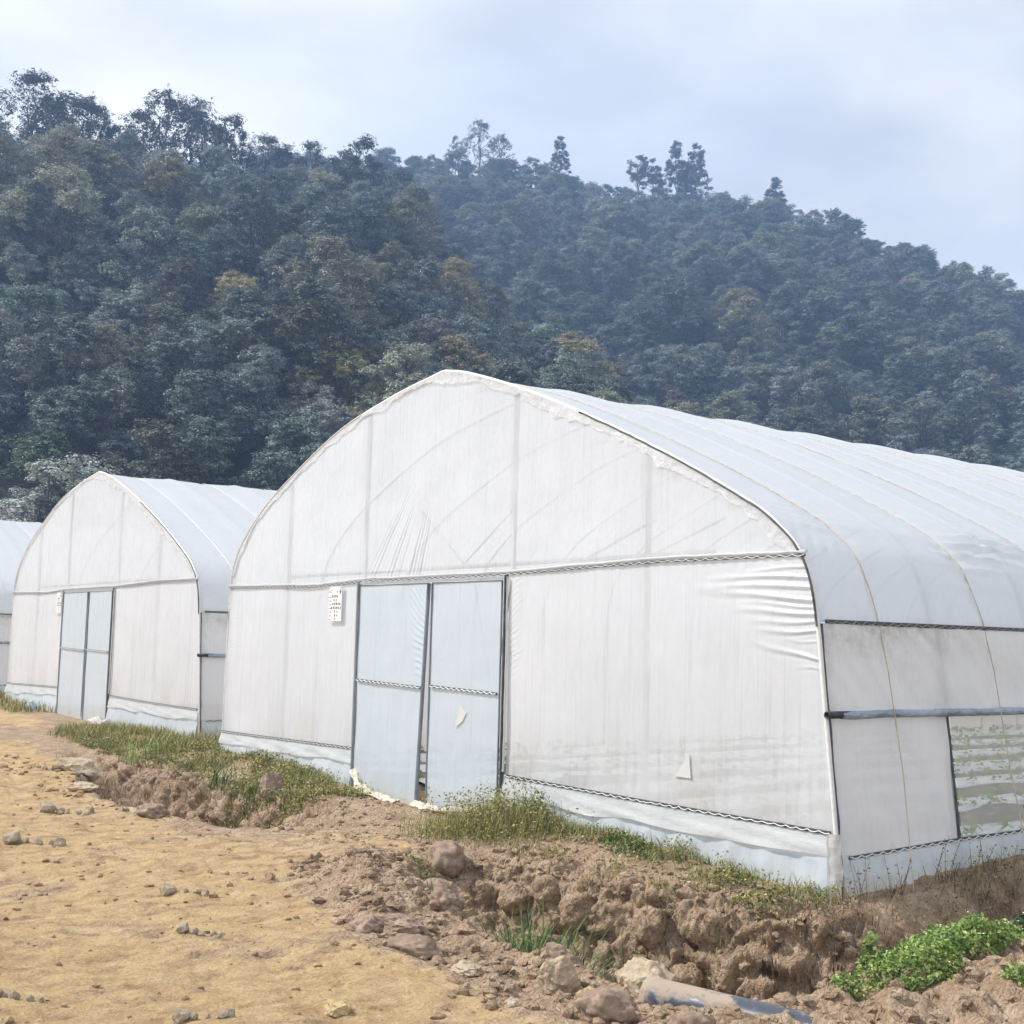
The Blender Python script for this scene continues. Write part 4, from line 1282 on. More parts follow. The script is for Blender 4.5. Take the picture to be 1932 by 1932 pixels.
    def side_sheet(z0, z1, y0, y1, nz_, fx, name, mat, dirtf=None, dx=0.0, st=0.04):
        yy_ = spaced([(y0, min(y1, 3.4), st)] + ([(3.4, y1, 0.3)] if y1 > 3.4 else []))
        zz_ = np.linspace(z0, z1, nz_)
        Yq, Zq = np.meshgrid(yy_, zz_, indexing='ij')
        Xq = x_right(Zq) + dx + (fx(Yq, Zq) if fx else 0)
        a = Acc()
        a.grid(np.stack([Xq, Yq, Zq], -1), attr=np.clip(dirtf(Yq, Zq), 0, 1) if dirtf else np.zeros_like(Yq))
        return a.build(name, mat, root, attr_name="dirt")
    side_sheet(zp, zr - 0.012, 0.02, L, 30,
               lambda Y, Z: 0.012 + 0.010 * np.sin(Y * 26 + (Z - 1.2) * 22 + 3 * perlin(Y * 1.5, Z * 2, 1.0)) * (0.4 + perlin(Y * 1.2, Z * 1.0, 6.0)) + 0.010 * fbm(Y * 2, Z * 2, 1.0, 3),
               "side_curtain", M_SIDE,
               lambda Y, Z: 1.6 * sstep(1.50, 1.76, Z) * sstep(2.2, 0.6, Y) * (0.45 + 1.2 * perlin(Y * 7 + Z * 6, Z * 3, 3.0)) + 0.06 + 0.3 * perlin(Y * 1.5, Z * 3.0, 9.0), 0.006)
    roll = Acc()
    ry = np.concatenate([np.linspace(0.10, 3.2, 80), np.linspace(3.4, L, 60)])
    roll.tube(np.stack([x_right(zp) + 0.045 + 0 * ry, ry, zp + 0.006 * perlin(ry * 3, 0.4) - 0.002], -1), 0.028 + 0.006 * perlin(ry * 9, 0.3), 10)
    rp = roll.build("rolled_curtain", M_ROLL, root)
    a = Acc()
    yend = [-0.03, 0.2]
    th = np.linspace(0, 2 * np.pi, 12, endpoint=False)
    x0 = float(x_right(zp)) + 0.045
    ring = lambda r, y: np.stack([x0 + r * np.cos(th), np.full(12, y), zp + r * np.sin(th)], -1)
    V = np.vstack([ring(0.024, 0.25), ring(0.024, -0.045), ring(0.017, -0.045), ring(0.017, 0.2)])
    F = [(k * 12 + j, k * 12 + (j + 1) % 12, (k + 1) * 12 + (j + 1) % 12, (k + 1) * 12 + j) for k in range(3) for j in range(12)]
    a.add(V, F)
    a.build("roller_pipe", M_BLACKPIPE, rp)
    side_sheet(zs, zp, 0.02, 1.30, 24, lambda Y, Z: 0.010 * fbm(Y * 2, Z * 2, 2.0, 3) + 0.006, "side_panel", M_PANEL,
               lambda Y, Z: 0.30 * sstep(0.55, 0.27, Z) * (0.5 + perlin(Y * 4, Z * 3)))
    side_sheet(zs, zp, 1.36, L, 12, None, "insect_net", M_NET, None, 0.002, 0.2)
    side_sheet(-0.16, zs, 0.04, L, 14, lambda Y, Z: 0.012 + 0.05 * (zs - Z) + 0.012 * np.sin(Z * 60 + 6 * perlin(Y * 2.0, Z * 2, 1.0)) * (zs - Z) * 2 + 0.010 * fbm(Y * 3, Z * 3, 2.0, 3), "side_skirt", M_SKIRT,
               lambda Y, Z: 0.5 * sstep(0.12, 0.0, Z))
    sp = [(x_right(zs) + 0.006, 0.10, zs - 0.02), (x_right(zs) + 0.006, 1.3, zs + 0.012), (x_right(zs) + 0.006, 3, zs + 0.02), (x_right(zs) + 0.006, L, zs + 0.02)]
    seam(root, sp, (1, 0, 0), "side_seam", M_DARK, M_WIRE, 0.020, 0.11, 0.009, 0.0045)
    for yk in [0.0] + [1.33 + BAY * 1.0 * k for k in range(0, int((L - 1.5) / BAY))]:
        a = Acc()
        if yk == 0.0:
            zz = np.linspace(-0.15, 1.75, 50)
            jj = 0.006 * perlin(zz * 6, 0.3, 1.0)
            a.tube(np.stack([x_right(zz) + 0.012 + jj, 0.015 + jj, zz], -1), 0.010 + 0.8 * np.abs(jj), 6)
            a.build("corner_post", M_DARK, root)
        else:
            zz = np.linspace(-0.15, 1.75, 8)
            a.tube(np.stack([x_right(zz) - 0.016, np.full(8, yk), zz], -1), 0.020, 8)
            a.build("side_post", M_PIPE, root)
    if detail:
        a = Acc()
        zz = np.linspace(zs + 0.02, zp, 40)
        a.tube(np.stack([x_right(zz) + 0.012, 1.315 + 0.006 * perlin(zz * 7, 0.2), zz], -1), 0.009 + 0.004 * perlin(zz * 5, 0.9), 6)
        a.build("panel_clip", M_DARK, root)
        a = Acc()
        zz = np.linspace(-0.12, 0.40, 24)
        vv = np.linspace(-0.11, 0.045, 8)
        Zq, Vq = np.meshgrid(zz, vv, indexing='ij')
        a.grid(np.stack([x_right(Zq) + 0.03 + Vq * 0.5 + 0.012 * perlin(Zq * 9, Vq * 20), -0.03 + 0.3 * Vq + 0.015 * perlin(Zq * 8, Vq * 12, 2.0) - 0.06 * (0.4 - Zq), Zq], -1), attr=0.5 + 0 * Zq)
        a.build("corner_wrap", M_FLAP, root, attr_name="dirt")
    # --- plain far sides
    zz_, yy_ = np.meshgrid(np.linspace(-0.1, 1.77, 10), np.linspace(0.0, L, 30), indexing='ij')
    a = Acc()
    a.grid(np.stack([x_left(zz_), yy_, zz_], -1))
    a.build("left_side_film", M_PANEL, root, attr_name="dirt")
    bk = Acc()
    up = np.stack([FULL[:, 0], np.full(len(FULL), L), FULL[:, 1]], -1)
    lo = up.copy()
    lo[:, 2] = -0.1
    bk.grid(np.stack([up, lo], 1))
    bk.build("back_film", M_GABLE, root, attr_name="dirt")
    return root

H1 = greenhouse((0, 0, 0), "nearest and largest white film greenhouse with left door leaf ajar", True, seed=1)
H2 = greenhouse((-11.464, 0.512, 0.112), "middle white greenhouse with closed pale blue doors, left of the nearest one", False, seed=2)
H3 = greenhouse((-22.95, 0.35, 0.10), "farthest greenhouse at the left edge, only its right side showing", False, seed=3)

# ------------------------------------------------------------------ beds and crops inside the nearest house
def crop_beds(ox, oy, oz):
    soil, mul, lv = Acc(), Acc(), Acc()
    soil.grid(np.stack(list(np.meshgrid(np.linspace(-4.6, 4.72, 40), np.linspace(0.2, 36, 60), indexing='ij')) + [np.full((40, 60), 0.02) + 0.03 * rng.normal(size=(40, 60))], -1) + np.array([ox, oy, oz]))
    tag(soil.build("bed_soil", M_BEDSOIL), kind='structure')
    C, S = [], []
    for xb in np.arange(-3.9, 4.3, 1.28):
        y = np.linspace(0.7, 35, 160)
        w = np.linspace(-0.38, 0.38, 9)
        Yq, Wq = np.meshgrid(y, w, indexing='ij')
        Zq = 0.075 - 0.25 * Wq ** 2 - 0.10 * (abs(Wq) > 0.34) + 0.012 * perlin(Yq * 3, Wq * 6, xb)
        b = Acc()
        b.grid(np.stack([xb + Wq + 0.02 * perlin(Yq * 2, Wq), Yq, Zq], -1) + np.array([ox, oy, oz]))
        o = b.build("crop_bed", M_MULCH)
        tag(o, "raised bed under white mulch film inside the nearest greenhouse", "crop bed", "mulched crop beds")
        for yy_ in np.arange(0.9, 18, 0.24):
            for wv in (-0.20, 0.18):
                if rng.random() < 0.85:
                    C.append((ox + xb + wv + rng.normal() * 0.03, oy + yy_ + rng.normal() * 0.04, oz + 0.065))
    C = np.array(C)
    n = 11
    base = np.repeat(C, n, 0)
    a = rng.uniform(0, 2 * np.pi, len(base))
    rr = rng.uniform(0.01, 0.085, len(base))
    P_ = base + np.stack([rr * np.cos(a), rr * np.sin(a), rng.uniform(0.01, 0.10, len(base))], -1)
    Nn = np.stack([np.cos(a) * 0.5, np.sin(a) * 0.5, np.ones(len(a))], -1) + rng.normal(size=(len(a), 3)) * 0.3
    Nn /= np.linalg.norm(Nn, axis=1, keepdims=True)
    V, F = leaf_quads(P_, Nn, rng.uniform(0.02, 0.045, len(P_)), rng, 0.7)
    lv.add(V, F)
    tag(lv.build("crop_plants", M_CROP, None, False), "rows of pale green crop seedlings on the white mulched beds", "crop", kind='stuff')
crop_beds(0, 0, 0)

# ------------------------------------------------------------------ signs beside the doors
def sign(ox, oy, oz, label):
    t = thing("notice_board", label, "sign", (ox, oy, oz), 0.0, "notice boards beside the doors")
    w, h = 0.285, 0.372
    a = Acc()
    a.box((0, 0, -h / 2), (w, 0.008, h))
    def st(x, z, wd, hh, mi, rot=0.0, y=-0.0055):
        c, s = math.cos(rot), math.sin(rot)
        a.box((x, y, z), (wd, 0.002, hh), np.array([[c, 0, s], [0, 1, 0], [-s, 0, c]]), mi)
    g, ink = 1, 2
    for sx_ in (-0.12, 0.12):
        st(sx_, -0.012, 0.014, 0.014, ink)
    for k, z in enumerate((-0.117, -0.155, -0.195, -0.235, -0.275, -0.315, -0.355)):
        st(-0.105, z, 0.05, 0.007, g)
    st(-0.105, -0.045, 0.07, 0.006, g)
    st(-0.105, -0.062, 0.05, 0.006, g)
    for k in range(5):                                             # faint left emblem
        st(0.047, -0.036 - k * 0.008, 0.020 - abs(k - 2) * 0.004, 0.004, g)
    for k in range(10):                                            # ring emblem at top right
        a_ = k * 2 * math.pi / 10
        st(0.112 + 0.014 * math.cos(a_), -0.055 + 0.021 * math.sin(a_), 0.012, 0.006, ink, -a_ + math.pi / 2)
    st(0.112, -0.055, 0.012, 0.012, ink)
    r2 = np.random.default_rng(5)
    rows = ((-0.105, -0.06, 0.05, 4, 0.0032), (-0.145, -0.02, 0.03, 2, 0.0028), (-0.185, -0.05, 0.11, 5, 0.0055), (-0.228, -0.07, 0.12, 6, 0.0042), (-0.268, 0.0, 0.05, 2, 0.0028), (-0.308, 0.0, 0.05, 2, 0.003), (-0.345, 0.0, 0.03, 1, 0.0035))
    for z, x0, x1, nc, th in rows:                                 # hand-written characters
        for cx_ in np.linspace(x0, x1, nc) if nc > 1 else [x0]:
            s = 0.012
            for q in range(r2.integers(2, 4)):
                st(cx_ + r2.uniform(-0.2, 0.2) * s, z + (q - 1) * s * 0.75, s * 1.7, th, ink, r2.normal() * 0.12)
            for q in range(r2.integers(1, 3)):
                st(cx_ + r2.uniform(-0.7, 0.7) * s, z, s * 1.8, th, ink, math.pi / 2 + r2.normal() * 0.3)
    a.build("board", [M_SIGN, M_INKG, M_INK], t, False)
sign(-1.875, -0.040, 2.115, "white notice board with black handwriting beside the ajar door")
sign(-11.464 - 1.62, 0.512 - 0.040, 2.235, "white notice board left of the middle greenhouse's closed doors")

# ------------------------------------------------------------------ rocks and clods
def rock_mesh(name, seed, size, mat, sub=3, facets=0.55, rough=0.12):
    import bmesh
    bm = bmesh.new()
    bmesh.ops.create_icosphere(bm, subdivisions=sub, radius=1.0)
    V = np.array([v.co[:] for v in bm.verts])
    rg = np.random.default_rng(seed)
    D = rg.normal(size=(13, 3))
    D /= np.linalg.norm(D, axis=1, keepdims=True)
    off = rg.uniform(0.62, 0.95, 13)
    for d_, o_ in zip(D, off):
        k = V @ d_ - o_
        V -= np.where(k > 0, k, 0)[:, None] * d_ * facets * 1.6
    V *= (1 + rough * fbm(V[:, 0] * 2 + seed, V[:, 1] * 2, V[:, 2] * 2, 5, 0.6))[:, None]
    V = V * np.array(size) / 2
    for v, c in zip(bm.verts, V):
        v.co = c
    me_ = bpy.data.meshes.new(name)
    bm.to_mesh(me_)
    bm.free()
    me_.materials.append(mat)
    me_.polygons.foreach_set("use_smooth", np.full(len(me_.polygons), facets < 0.4))
    return me_
def rock(x, y, size, seed, mat, label, sink=0.3, rotz=0.0, tilt=(0, 0), name="rock", group=None, cat="rock", facets=0.55, z=None, rough=0.20, sub=4):
    o = obj(name, rock_mesh(name, seed, size, mat, sub, facets, rough))
    zz = gz(x, y) if z is None else z
    o.location = (x, y, zz + size[2] * (0.5 - sink))
    o.rotation_euler = (tilt[0], tilt[1], rotz)
    return tag(o, label, cat, group)
rock(5.76, -2.87, (0.17, 0.15, 0.15), 1, M_ROCK_YEL, "angular pale yellow rock at the bottom beside the brown boulder", 0.25, 0.6)
rock(5.36, -2.72, (0.20, 0.13, 0.26), 2, M_ROCK_PALE, "leaning flat-faced pale brown slab on the ditch edge", 0.25, 0.9, (0.25, 0.35))
rock(5.62, -2.40, (0.33, 0.24, 0.20), 3, M_ROCK_PALE, "big cream and beige rock by the end of the dark pipe", 0.25, 0.3, (0.1, 0.1))
rock(5.93, -2.93, (0.27, 0.24, 0.21), 4, M_ROCK_BROWN, "rough brown boulder in front of the dark pipe's end", 0.3, 0.2, facets=0.35, rough=0.25)
rock(6.30, -2.78, (0.20, 0.16, 0.13), 5, M_ROCK_BROWN, "small brown clod resting against the dark pipe at the bottom", 0.25, 1.2, facets=0.3, rough=0.25)
rock(5.0, -2.42, (0.24, 0.16, 0.18), 6, M_ROCK_BROWN, "pointed brown clod at the ditch edge beside the green grass", 0.25, 0.4, (0.2, 0.3), facets=0.4)
rock(5.42, -2.30, (0.20, 0.17, 0.15), 24, M_ROCK_BROWN, "rounded brown clod between the cream rock and the ditch grass", 0.25, 0.4, facets=0.3, rough=0.25)
rock(2.42, -1.42, (0.30, 0.26, 0.27), 7, M_ROCK_BROWN, "rounded earthy boulder at the head of the ditch by the door path", 0.3, 0.2, facets=0.3, rough=0.2)
rock(3.05, -2.05, (0.20, 0.15, 0.15), 8, M_ROCK_PALE, "pale stone on the spoil heap below the earthy boulder", 0.3, 0.6)
rock(3.32, -2.12, (0.24, 0.20, 0.20), 9, M_ROCK_BROWN, "lumpy brown clod on the ditch lip beside a pale stone", 0.3, 0.3, facets=0.25, rough=0.3)
rock(3.75, -2.32, (0.18, 0.16, 0.14), 10, M_ROCK_BROWN, "brown clod on the spoil heap above the red-brown crumbs", 0.3, 0.9, facets=0.25, rough=0.3)
rock(4.05, -2.80, (0.30, 0.18, 0.14), 11, M_ROCK_BROWN, "wide cracked brown clod in the middle of the spoil heap", 0.35, 0.5, facets=0.4, rough=0.2)
rock(4.50, -3.00, (0.32, 0.20, 0.14), 12, M_ROCK_BROWN, "long brown clod on the heap above the dark ditch grass", 0.35, 0.7, facets=0.35, rough=0.25)
rock(4.1, -3.05, (0.22, 0.16, 0.13), 13, M_ROCK_BROWN, "brown clod where the spoil heap meets the yellow dirt", 0.35, 0.2, facets=0.3, rough=0.25)
rock(5.0, -3.02, (0.17, 0.13, 0.10), 14, M_ROCK_PALE, "cream lump on brown crumbs left of the leaning slab", 0.3, 0.1, facets=0.5)
rock(5.62, -3.20, (0.09, 0.07, 0.06), 25, M_ROCK_PALE, "small cream pebble on the dirt left of the yellow rock", 0.3, 0.1)
rock(5.28, -3.88, (0.16, 0.10, 0.08), 15, M_ROCK_YEL, "flat-topped yellowish stone at the bottom edge of the dirt", 0.35, 0.5)
rock(-1.22, -1.02, (0.24, 0.22, 0.32), 16, M_ROCK_BROWN, "upright reddish stone in the grass right of the left ditch", 0.12, 0.4)
rock(-0.60, -1.72, (0.26, 0.22, 0.26), 17, M_ROCK_BROWN, "small reddish stone in the grass below the upright stone", 0.3, 0.9)
rock(-0.45, -1.86, (0.16, 0.12, 0.12), 18, M_ROCK_PALE, "small pale stone at the near edge of the left ditch grass", 0.3, 0.1)
rock(-1.25, -2.42, (0.62, 0.42, 0.22), 19, M_ROCK_PALE, "broad white slab on the lip of the left ditch", 0.35, 0.5, (0.0, 0.15), rough=0.18)
rock(-0.85, -2.30, (0.36, 0.20, 0.34), 20, M_ROCK_PALE, "tilted pointed white rock beside the broad white slab", 0.3, 0.8, (0.3, 0.4))
rock(-0.45, -2.52, (0.34, 0.24, 0.16), 21, M_ROCK_BROWN, "crumbly brown clod in front of the tilted white rock", 0.35, 0.3, facets=0.3, rough=0.3)
rock(-4.1, -1.95, (0.55, 0.30, 0.24), 22, M_ROCK_PALE, "pale rock at the left end of the left ditch lip", 0.35, 0.8, (0.1, 0.2), rough=0.2)
rock(-2.6, -2.40, (0.40, 0.22, 0.12), 23, M_ROCK_PALE, "flat pale stone between the white slab and the left ditch end", 0.3, 0.5)
for q, (lx, ly, ls) in enumerate(((2.95, -1.18, 0.26), (3.22, -1.10, 0.24), (3.55, -1.08, 0.30), (3.85, -1.12, 0.20), (4.15, -1.02, 0.28), (4.45, -0.98, 0.24), (4.72, -0.98, 0.30), (5.0, -0.90, 0.24), (5.2, -0.80, 0.22))):
    rock(lx, ly, (ls, ls * 0.8, ls * 0.95), 70 + q, M_SOIL, "rounded clay lump bulging from the top of the bare bank", 0.55, 0.7 * q, name="clay_lump", group="clay lumps along the bare bank", cat="clay lump", facets=0.25, rough=0.22)
CL = [(0.62, -3.78, 1.3, "at the left edge of the dirt"), (-0.9, -3.08, 1.3, "on the dirt near the white slab"), (2.72, -3.52, 0.9, "in the middle of the yellow dirt"), (3.74, -3.84, 0.75, "below the middle of the yellow dirt"), (4.50, -5.00, 0.75, "at the bottom left corner"), (5.14, -4.42, 0.7, "at the bottom edge of the yellow dirt")]
for cx_, cy_, sc, wh in CL:
    for k in range(5):
        t = k / 4 - 0.5
        rock(cx_ + t * 0.26 * sc * 0.62 + rng.normal() * 0.008, cy_ + t * 0.26 * sc * 0.8 + rng.normal() * 0.012, np.array((0.075, 0.06, 0.065)) * sc * (1.7 if k == 0 else rng.uniform(0.55, 1.2)), 40 + k, M_ROCK_GREY,
             "small grey angular stone in the cluster %s" % wh, 0.3, rng.uniform(0, 6), name="stone", group="stone cluster %s" % wh, cat="stone", sub=2)

# loose crumbs of soil nobody could count
def crumbs():
    ico = [(0, 0, 1), (0.894, 0, 0.447), (0.276, 0.851, 0.447), (-0.724, 0.526, 0.447), (-0.724, -0.526, 0.447), (0.276, -0.851, 0.447), (0.724, 0.526, -0.447), (-0.276, 0.851, -0.447), (-0.894, 0, -0.447), (-0.276, -0.851, -0.447), (0.724, -0.526, -0.447), (0, 0, -1)]
    fc = [(0, 1, 2), (0, 2, 3), (0, 3, 4), (0, 4, 5), (0, 5, 1), (1, 6, 2), (2, 7, 3), (3, 8, 4), (4, 9, 5), (5, 10, 1), (6, 7, 2), (7, 8, 3), (8, 9, 4), (9, 10, 5), (10, 6, 1), (11, 7, 6), (11, 8, 7), (11, 9, 8), (11, 10, 9), (11, 6, 10)]
    ico, fc = np.array(ico), np.array(fc)
    pts = []
    def zone_pts(n, f, smin, smax, pw=2.6):
        c = 0
        while c < n:
            x, y = f()
            s = smin + (smax - smin) * rng.random() ** pw
            pts.append((x, y, s))
            c += 1
    zone_pts(1900, lambda: (rng.uniform(2.2, 6.6), 0) if False else ((lambda x: (x, float(lip_near(np.array(x))) - 0.28 + rng.normal() * 0.30))(rng.uniform(2.1, 7.2))), 0.004, 0.055, 3.4)
    zone_pts(1500, lambda: (rng.uniform(-6, 7), rng.uniform(-5.4, -2.2)), 0.004, 0.030, 3.5)
    zone_pts(600, lambda: (rng.uniform(2.4, 5.4), rng.uniform(-1.3, -0.2)), 0.008, 0.055, 3.0)
    zone_pts(400, lambda: (rng.uniform(5.9, 7.5), rng.uniform(-2.4, 0.2)), 0.008, 0.06, 3.0)
    zone_pts(170, lambda: (rng.normal() * 0.16 + 5.55, rng.normal() * 0.16 - 0.75), 0.03, 0.10, 1.4)
    zone_pts(500, lambda: (rng.uniform(-0.5, 2.4), rng.uniform(-1.9, -0.2)), 0.005, 0.04)
    zone_pts(350, lambda: (rng.uniform(-7, -0.2), rng.uniform(-2.7, -1.9)), 0.01, 0.06)
    p = np.array(pts)
    z = gzv(p[:, 0], p[:, 1])
    n = len(p)
    jit = 1 + rng.normal(size=(n, 12, 1)) * 0.22
    st = np.stack([rng.uniform(0.8, 1.4, n), rng.uniform(0.7, 1.2, n), rng.uniform(0.5, 0.9, n)], -1)
    V = ico[None] * jit * (p[:, 2:3] * st * 0.5 * 1.6)[:, None]
    a = rng.uniform(0, 6.28, n)
    c, s = np.cos(a)[:, None], np.sin(a)[:, None]
    V = np.stack([V[..., 0] * c - V[..., 1] * s, V[..., 0] * s + V[..., 1] * c, V[..., 2]], -1)
    V += np.stack([p[:, 0], p[:, 1], z + p[:, 2] * 0.18], -1)[:, None]
    F = (fc[None] + (np.arange(n) * 12)[:, None, None]).reshape(-1, 3)
    # each crumb has the colour of the soil it broke from
    i = np.clip(np.searchsorted(gx, p[:, 0]), 0, len(gx) - 1)
    j = np.clip(np.searchsorted(gy, p[:, 1]), 0, len(gy) - 1)
    a_ = Acc()
    a_.add(V.reshape(-1, 3), F, 0, np.repeat(YEL[i, j] * 0.75, 12))
    tag(a_.build("soil_crumbs", M_SOIL, None, False, "yellow"), "loose crumbs and clods of broken soil over the dirt", "soil", kind='stuff')
crumbs()

# ------------------------------------------------------------------ grass, weeds
def blades(acc_, X, Y, h, w, rg, lean=0.5, z=None):
    n = len(X)
    Z = gzv(X, Y) if z is None else z
    a = rg.uniform(0, 2 * np.pi, n)
    d = np.stack([np.cos(a), np.sin(a), 0 * a], -1)
    sd = np.stack([-np.sin(a), np.cos(a), 0 * a], -1)
    ln = rg.uniform(0.2, 1.0, n) * lean
    B = np.stack([X, Y, Z - 0.01], -1)
    rows = []
    for t, ww in ((0, 1.0), (0.4, 0.85), (0.75, 0.55), (1.0, 0.08)):
        C = B + d * (ln * h * t ** 1.8)[:, None] + np.array([0, 0, 1.0]) * (h * t * (1 - 0.35 * ln * t))[:, None]
        rows.append(C - sd * (w * ww / 2)[:, None])
        rows.append(C + sd * (w * ww / 2)[:, None])
    V = np.stack(rows, 1).reshape(-1, 3)
    o = (np.arange(n) * 8)[:, None]
    F = np.concatenate([o + np.array(q) for q in ((0, 1, 3, 2), (2, 3, 5, 4), (4, 5, 7, 6))])
    acc_.add(V, F)
def leafy(acc_, X, Y, Zoff, size, rg, updir=0.8):
    n = len(X)
    C = np.stack([X, Y, gzv(X, Y) + Zoff], -1)
    Nn = rg.normal(size=(n, 3)) * 0.6 + np.array([-0.1, -0.3, updir])
    Nn /= np.linalg.norm(Nn, axis=1, keepdims=True)
    V, F = leaf_quads(C, Nn, size, rg, 0.55)
    acc_.add(V, F)
rg = np.random.default_rng(21)
def sample(n, x0, x1, y0, y1, dens):
    X = rg.uniform(x0, x1, n * 4)
    Y = rg.uniform(y0, y1, n * 4)
    k = dens(X, Y) > rg.random(len(X))
    return X[k][:n], Y[k][:n]
clump = lambda X, Y, s=1.6, o=0.0: sstep(-0.25, 0.35, fbm(X * s + o, Y * s, o, 3))
wg = Acc()
# left verge and far bank of the left ditch
def d_left(X, Y):
    yf = lip_far(X)
    return sstep(yf - 0.02, yf + 0.16, Y + 0.16 * perlin(X * 2, Y * 2, 1.0)) * sstep(0.0, -0.12, Y) * sstep(-1.3, -1.9, X) * (0.06 + 0.94 * clump(X, Y, 1.8)) * sstep(-8.5, -7.0, X)
def d_left2(X, Y):   # grass mound right of the left ditch
    return sstep(-2.25, -1.8, Y) * sstep(-0.1, -0.35, Y + 0.15 * perlin(X * 2, 0.0)) * sstep(-2.3, -1.7, X - 0.45 * (Y + 1.2)) * sstep(-0.25, -0.75, X + 0.25 * (Y + 1.0)) * (0.15 + 0.85 * clump(X, Y, 2.2))
X, Y = sample(15000, -8.6, -1.2, -1.7, 0.0, d_left)
leafy(wg, X, Y, rg.uniform(0.0, 0.10, len(X)) * (0.25 + clump(X, Y, 3.0)), rg.uniform(0.008, 0.020, len(X)), rg)
blades(wg, X[:5000], Y[:5000], rg.uniform(0.04, 0.14, 5000), rg.uniform(0.004, 0.008, 5000), rg, 0.8)
X, Y = sample(16000, -3.5, -0.2, -2.25, -0.1, d_left2)
leafy(wg, X, Y, rg.uniform(0.0, 0.13, len(X)) * (0.25 + clump(X, Y, 3.0)), rg.uniform(0.008, 0.018, len(X)), rg)
n_ = min(5000, len(X))
blades(wg, X[:n_], Y[:n_], rg.uniform(0.04, 0.14, n_), rg.uniform(0.004, 0.008, n_), rg, 0.8)
# verge left of the middle house, far side
X, Y = sample(5000, -24, -12.9, -0.9, 1.3, lambda X, Y: sstep(-0.6, 0.0, Y + 0.2 * perlin(X, Y)) * ~((X > -16.3) & (Y > 0.45)))
blades(wg, X, Y, rg.uniform(0.08, 0.25, len(X)), rg.uniform(0.008, 0.016, len(X)), rg, 0.9)
X, Y = sample(4000, -9.8, -6.6, -1.2, 0.45, lambda X, Y: sstep(-1.0, -0.5, Y) * clump(X, Y))
blades(wg, X, Y, rg.uniform(0.06, 0.22, len(X)), rg.uniform(0.006, 0.012, len(X)), rg, 0.9)
X, Y = sample(3000, -6.7, -4.75, -0.5, 3.5, lambda X, Y: 0.3 + 0.7 * clump(X, Y))
blades(wg, X, Y, rg.uniform(0.08, 0.3, len(X)), rg.uniform(0.006, 0.012, len(X)), rg, 0.9)
# along the foot of the near house and the top of the bank
X, Y = sample(7000, 1.5, 5.0, -0.95, -0.04, lambda X, Y: np.clip(np.exp(-((Y + 0.15) / 0.22) ** 2) * clump(X, Y, 2.6, 3.0) + 0.25 * clump(X, Y, 3.0, 7.0) ** 3, 0, 1))
leafy(wg, X, Y, rg.uniform(0.0, 0.12, len(X)) * (0.2 + clump(X, Y, 3.0)), rg.uniform(0.006, 0.015, len(X)), rg)
n_ = min(2500, len(X))
blades(wg, X[:n_], Y[:n_], rg.uniform(0.04, 0.16, n_), rg.uniform(0.003, 0.006, n_), rg, 0.8)
# weeds right of the door
X, Y = sample(7000, 1.2, 2.6, -1.25, -0.03, lambda X, Y: np.clip(1.4 * np.exp(-(((X - 1.75) / 0.42) ** 2 + ((Y + 0.5) / 0.42) ** 2)), 0, 1))
leafy(wg, X, Y, rg.uniform(0.0, 0.26, len(X)) * (0.4 + clump(X, Y, 3.0)), rg.uniform(0.006, 0.016, len(X)), rg)
n_ = min(2600, len(X))
blades(wg, X[:n_], Y[:n_], rg.uniform(0.08, 0.30, n_), rg.uniform(0.003, 0.006, n_), rg, 0.7)
# far right verge
lg = Acc()
gX, gY = sample(3500, -8.6, -0.3, -1.9, -0.05, lambda X, Y: np.clip(d_left(X, Y) + d_left2(X, Y), 0, 1) * clump(X, Y, 2.4, 11.0) ** 2)
blades(lg, gX, gY, rg.uniform(0.05, 0.16, len(gX)), rg.uniform(0.004, 0.008, len(gX)), rg, 0.9)
gX, gY = sample(1500, 1.5, 5.0, -0.8, -0.05, lambda X, Y: np.exp(-((Y + 0.2) / 0.2) ** 2) * clump(X, Y, 3.0, 13.0) ** 2)
blades(lg, gX, gY, rg.uniform(0.04, 0.13, len(gX)), rg.uniform(0.003, 0.006, len(gX)), rg, 0.9)
gX, gY = sample(1200, 3.4, 5.9, -2.25, -1.45, lambda X, Y: clump(X, Y, 2.0, 17.0))
blades(lg, gX, gY, rg.uniform(0.06, 0.22, len(gX)), rg.uniform(0.004, 0.009, len(gX)), rg, 1.0)
tag(lg.build("green_grass", M_GREEN, None, False), "fresh green grass among the weeds and on the ditch floor", "grass", kind='stuff')
X, Y = sample(6000, 4.95, 6.6, 0.6, 5.5, lambda X, Y: 0.25 + 0.75 * clump(X, Y, 2.0, 2.0))
leafy(wg, X, Y, rg.uniform(0.0, 0.14, len(X)), rg.uniform(0.007, 0.016, len(X)), rg)
n_ = min(2500, len(X))
blades(wg, X[:n_], Y[:n_], rg.uniform(0.05, 0.2, n_), rg.uniform(0.003, 0.006, n_), rg, 0.9)
tag(wg.build("grass", M_GRASS, None, False), "olive and straw coloured weeds along the house fronts and ditch banks", "grass", kind='stuff')

